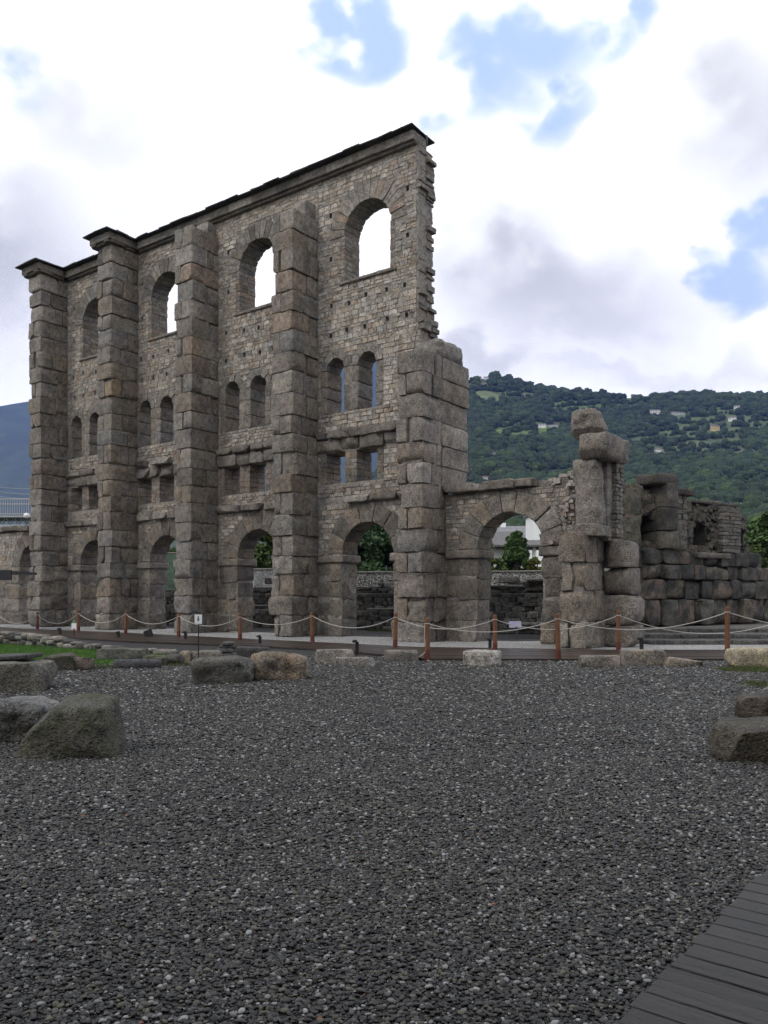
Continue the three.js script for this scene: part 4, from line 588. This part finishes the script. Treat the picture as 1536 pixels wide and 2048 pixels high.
house('white house with low dark roof above the cobble wall', new THREE.Vector3(7.8, 0, -88), 12.6, 9, 7.2, 1.7, M.plaster, tileM, { side: 1, over: 1, win: 6, rows: 1 });
house('grey slate roofed house with white chimney behind the round tree', new THREE.Vector3(17.5, 0, -132), 11, 10, 10.2, 3.2, M.plaster, greyRoof, { side: 1, chim: 1 });
house('tall white tower house with quoined corner in the arch', new THREE.Vector3(22.9, 0, -112), 5, 6, 13, .4, M.white, tileM, { name: 'tower_house', cat: 'tower', flat: 1, win: 1, rows: 4 });
{ const g = group('carport'); g.position.set(15.7, 0, -84); tag(g, 'open carport with dark roof on white posts', 'carport'); mesh('roof', gable(5.5, 8, .8, .5).rotateY(Math.PI / 2).translate(0, 6.9, 0), tileM, g); for (const x of [-2, -.3, 1.4, 2.6]) mesh('post', box(.32, 6.9, .32, x, 3.45, 2), M.white, g); mesh('beam', box(8.4, .3, .3, 0, 6.75, 2), M.darksteel, g); }
{ const g = group('lamp_post'); g.position.set((505 - CX) / F * 52, 0, -52); tag(g, 'slim white lamp post in the arch beside the yellow green tree', 'lamp post'); const h = EYE + (1193 - 1103) / F * 52; mesh('pole', new THREE.CylinderGeometry(.06, .09, h, 8).translate(0, h / 2, 0), M.white, g); mesh('crossarm', box(.5, .08, .08, 0, h * .8, 0), M.white, g); mesh('lamp_head', new THREE.SphereGeometry(.1, 10, 8).translate(0, h, 0), M.white, g); }
house('added unseen tall stone house that dims the near gravel', new THREE.Vector3(-17, 0, 11), 32, 12, 16, 3, mat({ color: lin(.33, .3, .26), map: stoneMap }), tileM, { side: 1, turn: Math.PI, win: 8, rows: 3, name: 'added_shade_house' });  // added behind the camera, out of view, to block sky and dim the foreground
house('added unseen long grey stone house that shades the foreground by the deck', new THREE.Vector3(16, 0, 11.5), 33, 12, 15, 3, mat({ color: lin(.28, .27, .25), map: stoneMap }), tileM, { side: 1, turn: Math.PI, win: 9, rows: 3, name: 'added_shade_house' });  // second unseen house, added to carry the sky block on to the right
// ---- the steel grandstand gantry at the left, its lamp, wires and the dark canopy
{
  const d = 58, g = group('steel_gantry'); const h = y => EYE - (y - HY) / F * d, x0 = (-120 - CX) / F * d, x1 = (95 - CX) / F * d; g.position.set((x0 + x1) / 2, 0, -d); tag(g, 'grey steel gantry with railing and truss beyond the first pier', 'gantry'); const Lg = x1 - x0;
  for (const y of [998, 1008, 1028]) mesh('rail', box(Lg, .09, .09, 0, h(y), 0), M.steel, g);
  for (let k = 0; k <= 46; k++) mesh('baluster', box(.04, h(998) - h(1028), .04, -Lg / 2 + k * Lg / 46, (h(998) + h(1028)) / 2, 0), M.steel, g);
  for (const [y, t] of [[1033, .14], [1052, .2]]) mesh('chord', box(Lg, t, .3, 0, h(y), 0), M.steel, g);
  const dh = h(1033) - h(1052), n = 26; for (let k = 0; k < n; k++) { const s = Lg / n, b = mesh('diagonal', box(Math.hypot(s, dh), .07, .07), M.darksteel, g, [-Lg / 2 + (k + .5) * s, (h(1033) + h(1052)) / 2, 0]); b.rotation.z = (k % 2 ? 1 : -1) * Math.atan2(dh, s); }
  mesh('deck', box(Lg, .1, 4, 0, h(1031), -2), M.darksteel, g); for (const q of [-.45, -.1, .25, .48]) mesh('column', box(.25, h(1052), .25, q * Lg, h(1052) / 2, -.2), M.steel, g);
  const l = group('globe_lamp'); l.position.set((53 - CX) / F * 56, 0, -56); tag(l, 'small white globe lamp in front of the steel truss', 'lamp'); mesh('pole', new THREE.CylinderGeometry(.04, .05, h(1042), 8).translate(0, h(1042) / 2, 0), M.darksteel, l); mesh('globe', new THREE.SphereGeometry(.2, 14, 10).translate(0, h(1037), 0), M.white, l);
  [[966, 972], [974, 984], [986, 990]].forEach(([a, b], k) => { const p = at(-60, a, 140), q = at(140, b, 150); tag(mesh('overhead_wire', new THREE.TubeGeometry(new THREE.CatmullRomCurve3([p, p.clone().lerp(q, .5).add(new THREE.Vector3(0, -.8, 0)), q]), 12, .05, 5), M.steel), ['topmost overhead wire crossing the blue mountainside', 'middle overhead wire crossing the blue mountainside', 'lowest overhead wire above the steel gantry'][k], 'wire'); });
  const c = group('canopy'); const dd = 41; c.position.set((-14 - CX) / F * dd, 0, -dd); tag(c, 'flat dark canopy roof beside the first pier', 'canopy'); const cy = EYE - (1146 - HY) / F * dd; mesh('roof_sheet', box(3.2, .12, 3, 0, cy, 0), M.darksteel, c); mesh('fascia', box(3.3, .5, .1, 0, cy - .15, 1.5), M.black, c); mesh('support', box(.12, cy, .12, -1.4, cy / 2, 0), M.black, c); mesh('support', box(.12, cy, .12, -1.4, cy / 2, -1.3), M.black, c);
}
// ================================================================== HILLS
// ---- houses on the hillside: column, foot row, width, height (photo pixels), colours
const pale = mat({ color: lin(.72, .7, .66) }), cream = mat({ color: lin(.6, .47, .22) }), greyW = mat({ color: lin(.4, .4, .38) });
const HOUSES = [[987, 917, 19, 11, pale, tileM, 'white cube house among trees below the meadow'], [968, 960, 22, 7, pale, brownRoof, 'long white house low on the wooded slope'], [945, 946, 18, 8, pale, brownRoof, 'brown roofed chalet behind the long white house'], [985, 952, 14, 8, greyW, brownRoof, 'small grey chalet above the long white house'], [1063, 911, 16, 6, cream, brownRoof, 'small cream house in the dark trees'], [1083, 854, 17, 6, pale, tileM, 'white farmhouse at the edge of the green meadow'], [1104, 853, 22, 3, greyW, greyRoof, 'long grey shed beside the white farmhouse'], [1308, 828, 20, 8, pale, tileM, 'white villa above the terraces'], [1354, 830, 25, 6, greyW, greyRoof, 'wide grey house next to the white villa'], [1425, 861, 22, 11, cream, tileM, 'yellow house on the vineyard terraces'], [1466, 841, 17, 7, pale, tileM, 'white house above the yellow house'], [1474, 817, 14, 6, pale, tileM, 'small white house high on the slope'], [1314, 902, 14, 4, pale, greyRoof, 'tiny white house amid the central woods'], [1495, 904, 20, 5, greyW, greyRoof, 'grey farm building near the slope edge'], [1269, 782, 12, 7, greyW, greyRoof, 'grey house alone on the ridge line'], [955, 758, 14, 5, greyW, brownRoof, 'brown roofed house on the hilltop'], [974, 757, 12, 5, pale, brownRoof, 'pale house on the hilltop beside another'], [1402, 1008, 20, 9, pale, greyRoof, 'white house just above the niche wall'], [1375, 1006, 30, 8, greyW, tileM, 'grey terrace of houses above the niche wall'], [1488, 1016, 24, 9, pale, greyRoof, 'white block with balconies near the valley floor'], [1492, 1034, 22, 10, greyW, greyRoof, 'grey block below the white balcony block'], [1530, 1024, 24, 11, pale, tileM, 'white house at the foot of the slope'], [1532, 996, 20, 7, pale, greyRoof, 'white house above the valley houses'], [1046, 1052, 20, 12, pale, greyRoof, 'pale house seen through the open arch crown'], [1020, 1056, 22, 10, greyW, greyRoof, 'grey roofed house behind the arch crown'], [740, 965, 16, 10, pale, tileM, 'white house glimpsed through the square opening']
];
const ridge = px => interp([[-600, 1080], [300, 1060], [600, 1030], [720, 985], [820, 900], [900, 800], [935, 768], [960, 757], [1000, 762], [1040, 772], [1070, 782], [1140, 791], [1200, 795], [1300, 797], [1380, 798], [1440, 797], [1536, 800], [1700, 790], [2000, 800], [2600, 860]], px);
const HD0 = 280, HD1 = 1650;
const hillP = (px, t, out = new THREE.Vector3()) => { const d = lerp(HD0, HD1, t), Y = lerp(1108, ridge(px), Math.pow(t, .9)); const b = t > 0 ? fbm(px * .012, t * 6, 2, 4) * 26 * Math.min(1, t * 4) * (1 - sst(.85, 1, t)) : 0; return out.set((px - CX) / F * d, Math.max(0, EYE - (Y - HY) / F * d + b), -d); };
const tOf = (px, py) => { let lo = 0, hi = 1; for (let k = 0; k < 26; k++) { const m = (lo + hi) / 2, p = hillP(px, m), y = HY - (p.y - EYE) / -p.z * F; if (y > py) lo = m; else hi = m; } return (lo + hi) / 2; };
const meadows = [[1045, 862, 68, 22, [.1, .16, .035]], [1010, 790, 66, 12, [.12, .15, .06]], [1150, 812, 66, 16, [.07, .12, .03]], [1250, 800, 66, 16, [.06, .11, .03]], [1400, 870, 112, 30, [.085, .115, .042]], [1420, 830, 84, 16, [.08, .12, .035]], [1500, 850, 65, 21, [.09, .13, .04]], [1100, 945, 77, 12, [.09, .1, .05]], [1350, 905, 77, 16, [.1, .11, .055]], [955, 775, 44, 9, [.16, .15, .09]], [1460, 905, 66, 12, [.1, .12, .05]], [1280, 880, 44, 16, [.06, .09, .03]], [1120, 852, 33, 8, [.11, .1, .06]], [1500, 965, 66, 16, [.07, .1, .04]]];
const meadowAt = (px, py, wob) => { for (const [a, b, c, d, col] of meadows) { const q = ((px - a) / c) ** 2 + ((py - b) / d) ** 2; if (q + wob < 1) return col; } return null; };
{
  const nx = 260, nt = 120, pos = [], col = [], idx = [], v = new THREE.Vector3();
  for (let j = 0; j <= nt + 2; j++) for (let i = 0; i <= nx; i++) {
    const px = lerp(-400, 2500, i / nx), t = j - 1; let p;
    if (j === 0) { v.set((px - CX) / F * 130, -.2, -130); p = v; } else if (j === nt + 2) { hillP(px, 1, v); v.x *= 1.3; v.z *= 1.3; v.y *= .6; p = v; } else p = hillP(px, t / nt, v);
    pos.push(p.x, p.y, p.z); const py = HY - (p.y - EYE) / -p.z * F, m = meadowAt(px, py, fbm(px * .04, py * .14, 3, 3) * 1.7), n = fbm(p.x * .02, p.y * .02, p.z * .02, 4), c = m ? m.map(q => q * .82 * (1 + n * .6 + .25 * Math.sin(p.y * .9))) : [.026 + n * .016, .046 + n * .03, .02]; col.push(...c);
    if (j < nt + 2 && i < nx) { const a = j * (nx + 1) + i; idx.push(a, a + 1, a + nx + 1, a + 1, a + nx + 2, a + nx + 1); }
  }
  const g = new THREE.BufferGeometry(); g.setAttribute('position', new THREE.Float32BufferAttribute(pos, 3)); g.setAttribute('color', new THREE.Float32BufferAttribute(col, 3)); g.setIndex(idx); g.computeVertexNormals();
  struct(mesh('hillside_terrain', g, M.vc), 'green hillside with meadows and terraces');
  // the forest on it
  const fg = (() => { const gs = []; const r = rng(4); for (let k = 0; k < 5; k++) { let s = new THREE.IcosahedronGeometry(.5 + r() * .2, 2); s.deleteAttribute('uv'); s.deleteAttribute('normal'); s = mergeVertices(s, 1e-3); const p = s.attributes.position; for (let i = 0; i < p.count; i++) { const x = p.getX(i), y = p.getY(i), z = p.getZ(i), q = 1 + .7 * noise(x * 3 + k * 7, y * 3, z * 3) + .3 * noise(x * 8, y * 8 + k, z * 8); p.setXYZ(i, x * q, y * q, z * q); } s.translate((r() - .5) * .8, .55 + r() * .55, (r() - .5) * .8); s.computeVertexNormals(); gs.push(s); } return mergeGeometries(gs); })();
  const fm = mat({ roughness: .9 }), spots = [], r = rng(17), p = new THREE.Vector3();
  for (let k = 0; k < 220000 && spots.length < 80000; k++) { const t = Math.pow(r(), .62), px = 560 + r() * 1250; hillP(px, t, p); if (p.y < 6) continue; const py = HY - (p.y - EYE) / -p.z * F, m = meadowAt(px, py, fbm(px * .04, py * .14, 3, 3) * 1.7) || meadowAt(px, py - 4, .1 + fbm(px * .04, py * .14, 3, 3) * 1.7); if (m && !(Math.abs(((py * .085 + px * .004 + fbm(px * .02, py * .05, 9, 2) * 1.1) % 1 + 1) % 1 - .5) < .075 && r() < .45)) continue; if (HOUSES.some(([hx, hy, hw]) => Math.abs(px - hx) < hw * .75 && py > hy - 3 && py < hy + 9)) continue; if (fbm(p.x * .012, 5, p.z * .012, 3) < -.2 && r() < .6) continue; spots.push([p.x, p.y, p.z, (2.6 + r() * r() * 5.5 + (t > .96 ? r() * 4 : 0)) * (t < .35 ? .8 : 1), r()]); }
  const im = new THREE.InstancedMesh(fg, fm, spots.length), o = new THREE.Object3D(), c = new THREE.Color(); im.name = 'hillside_forest';
  spots.forEach(([x, y, z, s, u], i) => { o.position.set(x, y - s * .15, z); o.rotation.set(0, u * 6.28, 0); o.scale.set(s * (.8 + u * .3), s * (.9 + r() * .5), s * (.8 + u * .3)); o.updateMatrix(); im.setMatrixAt(i, o.matrix); const n = fbm(x * .006, 1, z * .006, 3), k = .52 + r() * .55; c.setRGB((.024 + n * .02 + (u > .8 ? .016 : 0)) * k, (.048 + n * .034 + (u > .8 ? .022 : 0)) * k, (.019 + n * .006) * k); im.setColorAt(i, c); });
  im.castShadow = im.receiveShadow = true; scene.add(im); struct(im, 'dense forest covering the hillside', 'stuff');
  console.log('forest', spots.length);
  // the blue mountain far behind
  const mr = px => interp([[-1200, 900], [-300, 850], [0, 812], [62, 802], [250, 750], [450, 705], [640, 690], [740, 708], [840, 745], [930, 800], [1050, 880], [1300, 980], [2200, 1000], [3000, 1050]], px);
  const P2 = [], C2 = [], I2 = [], a = 220, b = 60;
  for (let j = 0; j <= b; j++) for (let i = 0; i <= a; i++) { const px = lerp(-1200, 3000, i / a), t = j / b, d = lerp(2300, 5600, t), Y = lerp(1175, mr(px), Math.pow(t, .85)), n = fbm(px * .01, t * 5, 7, 5); P2.push((px - CX) / F * d, EYE - (Y - HY) / F * d + n * 150 * t * (1 - t * .9), -d); const k = 1 + fbm(px * .04, t * 30, 2, 4) * 1.2; C2.push(.03 * k, .05 * k, .026 * k); if (j < b && i < a) { const q = j * (a + 1) + i; I2.push(q, q + 1, q + a + 1, q + 1, q + a + 2, q + a + 1); } }
  const g2 = new THREE.BufferGeometry(); g2.setAttribute('position', new THREE.Float32BufferAttribute(P2, 3)); g2.setAttribute('color', new THREE.Float32BufferAttribute(C2, 3)); g2.setIndex(I2); g2.computeVertexNormals(); struct(mesh('mountain', g2, M.vc), 'distant wooded mountain range');
}
HOUSES.forEach(([px, py, w, h, m, rm, label], i) => { const t = tOf(px, py), p = hillP(px, t), u = -p.z / F; house(label, p, w * u, w * u * .7, h * u * .75, h * u * .4, m, rm, { side: 1, turn: (i % 5 - 2) * .18, sink: 3, win: w > 18 ? 4 : 3, rows: h > 6 ? 2 : 1, over: .6, grp: 'houses on the hillside' }); });
console.log('all built');
renderer.render(scene, camera);
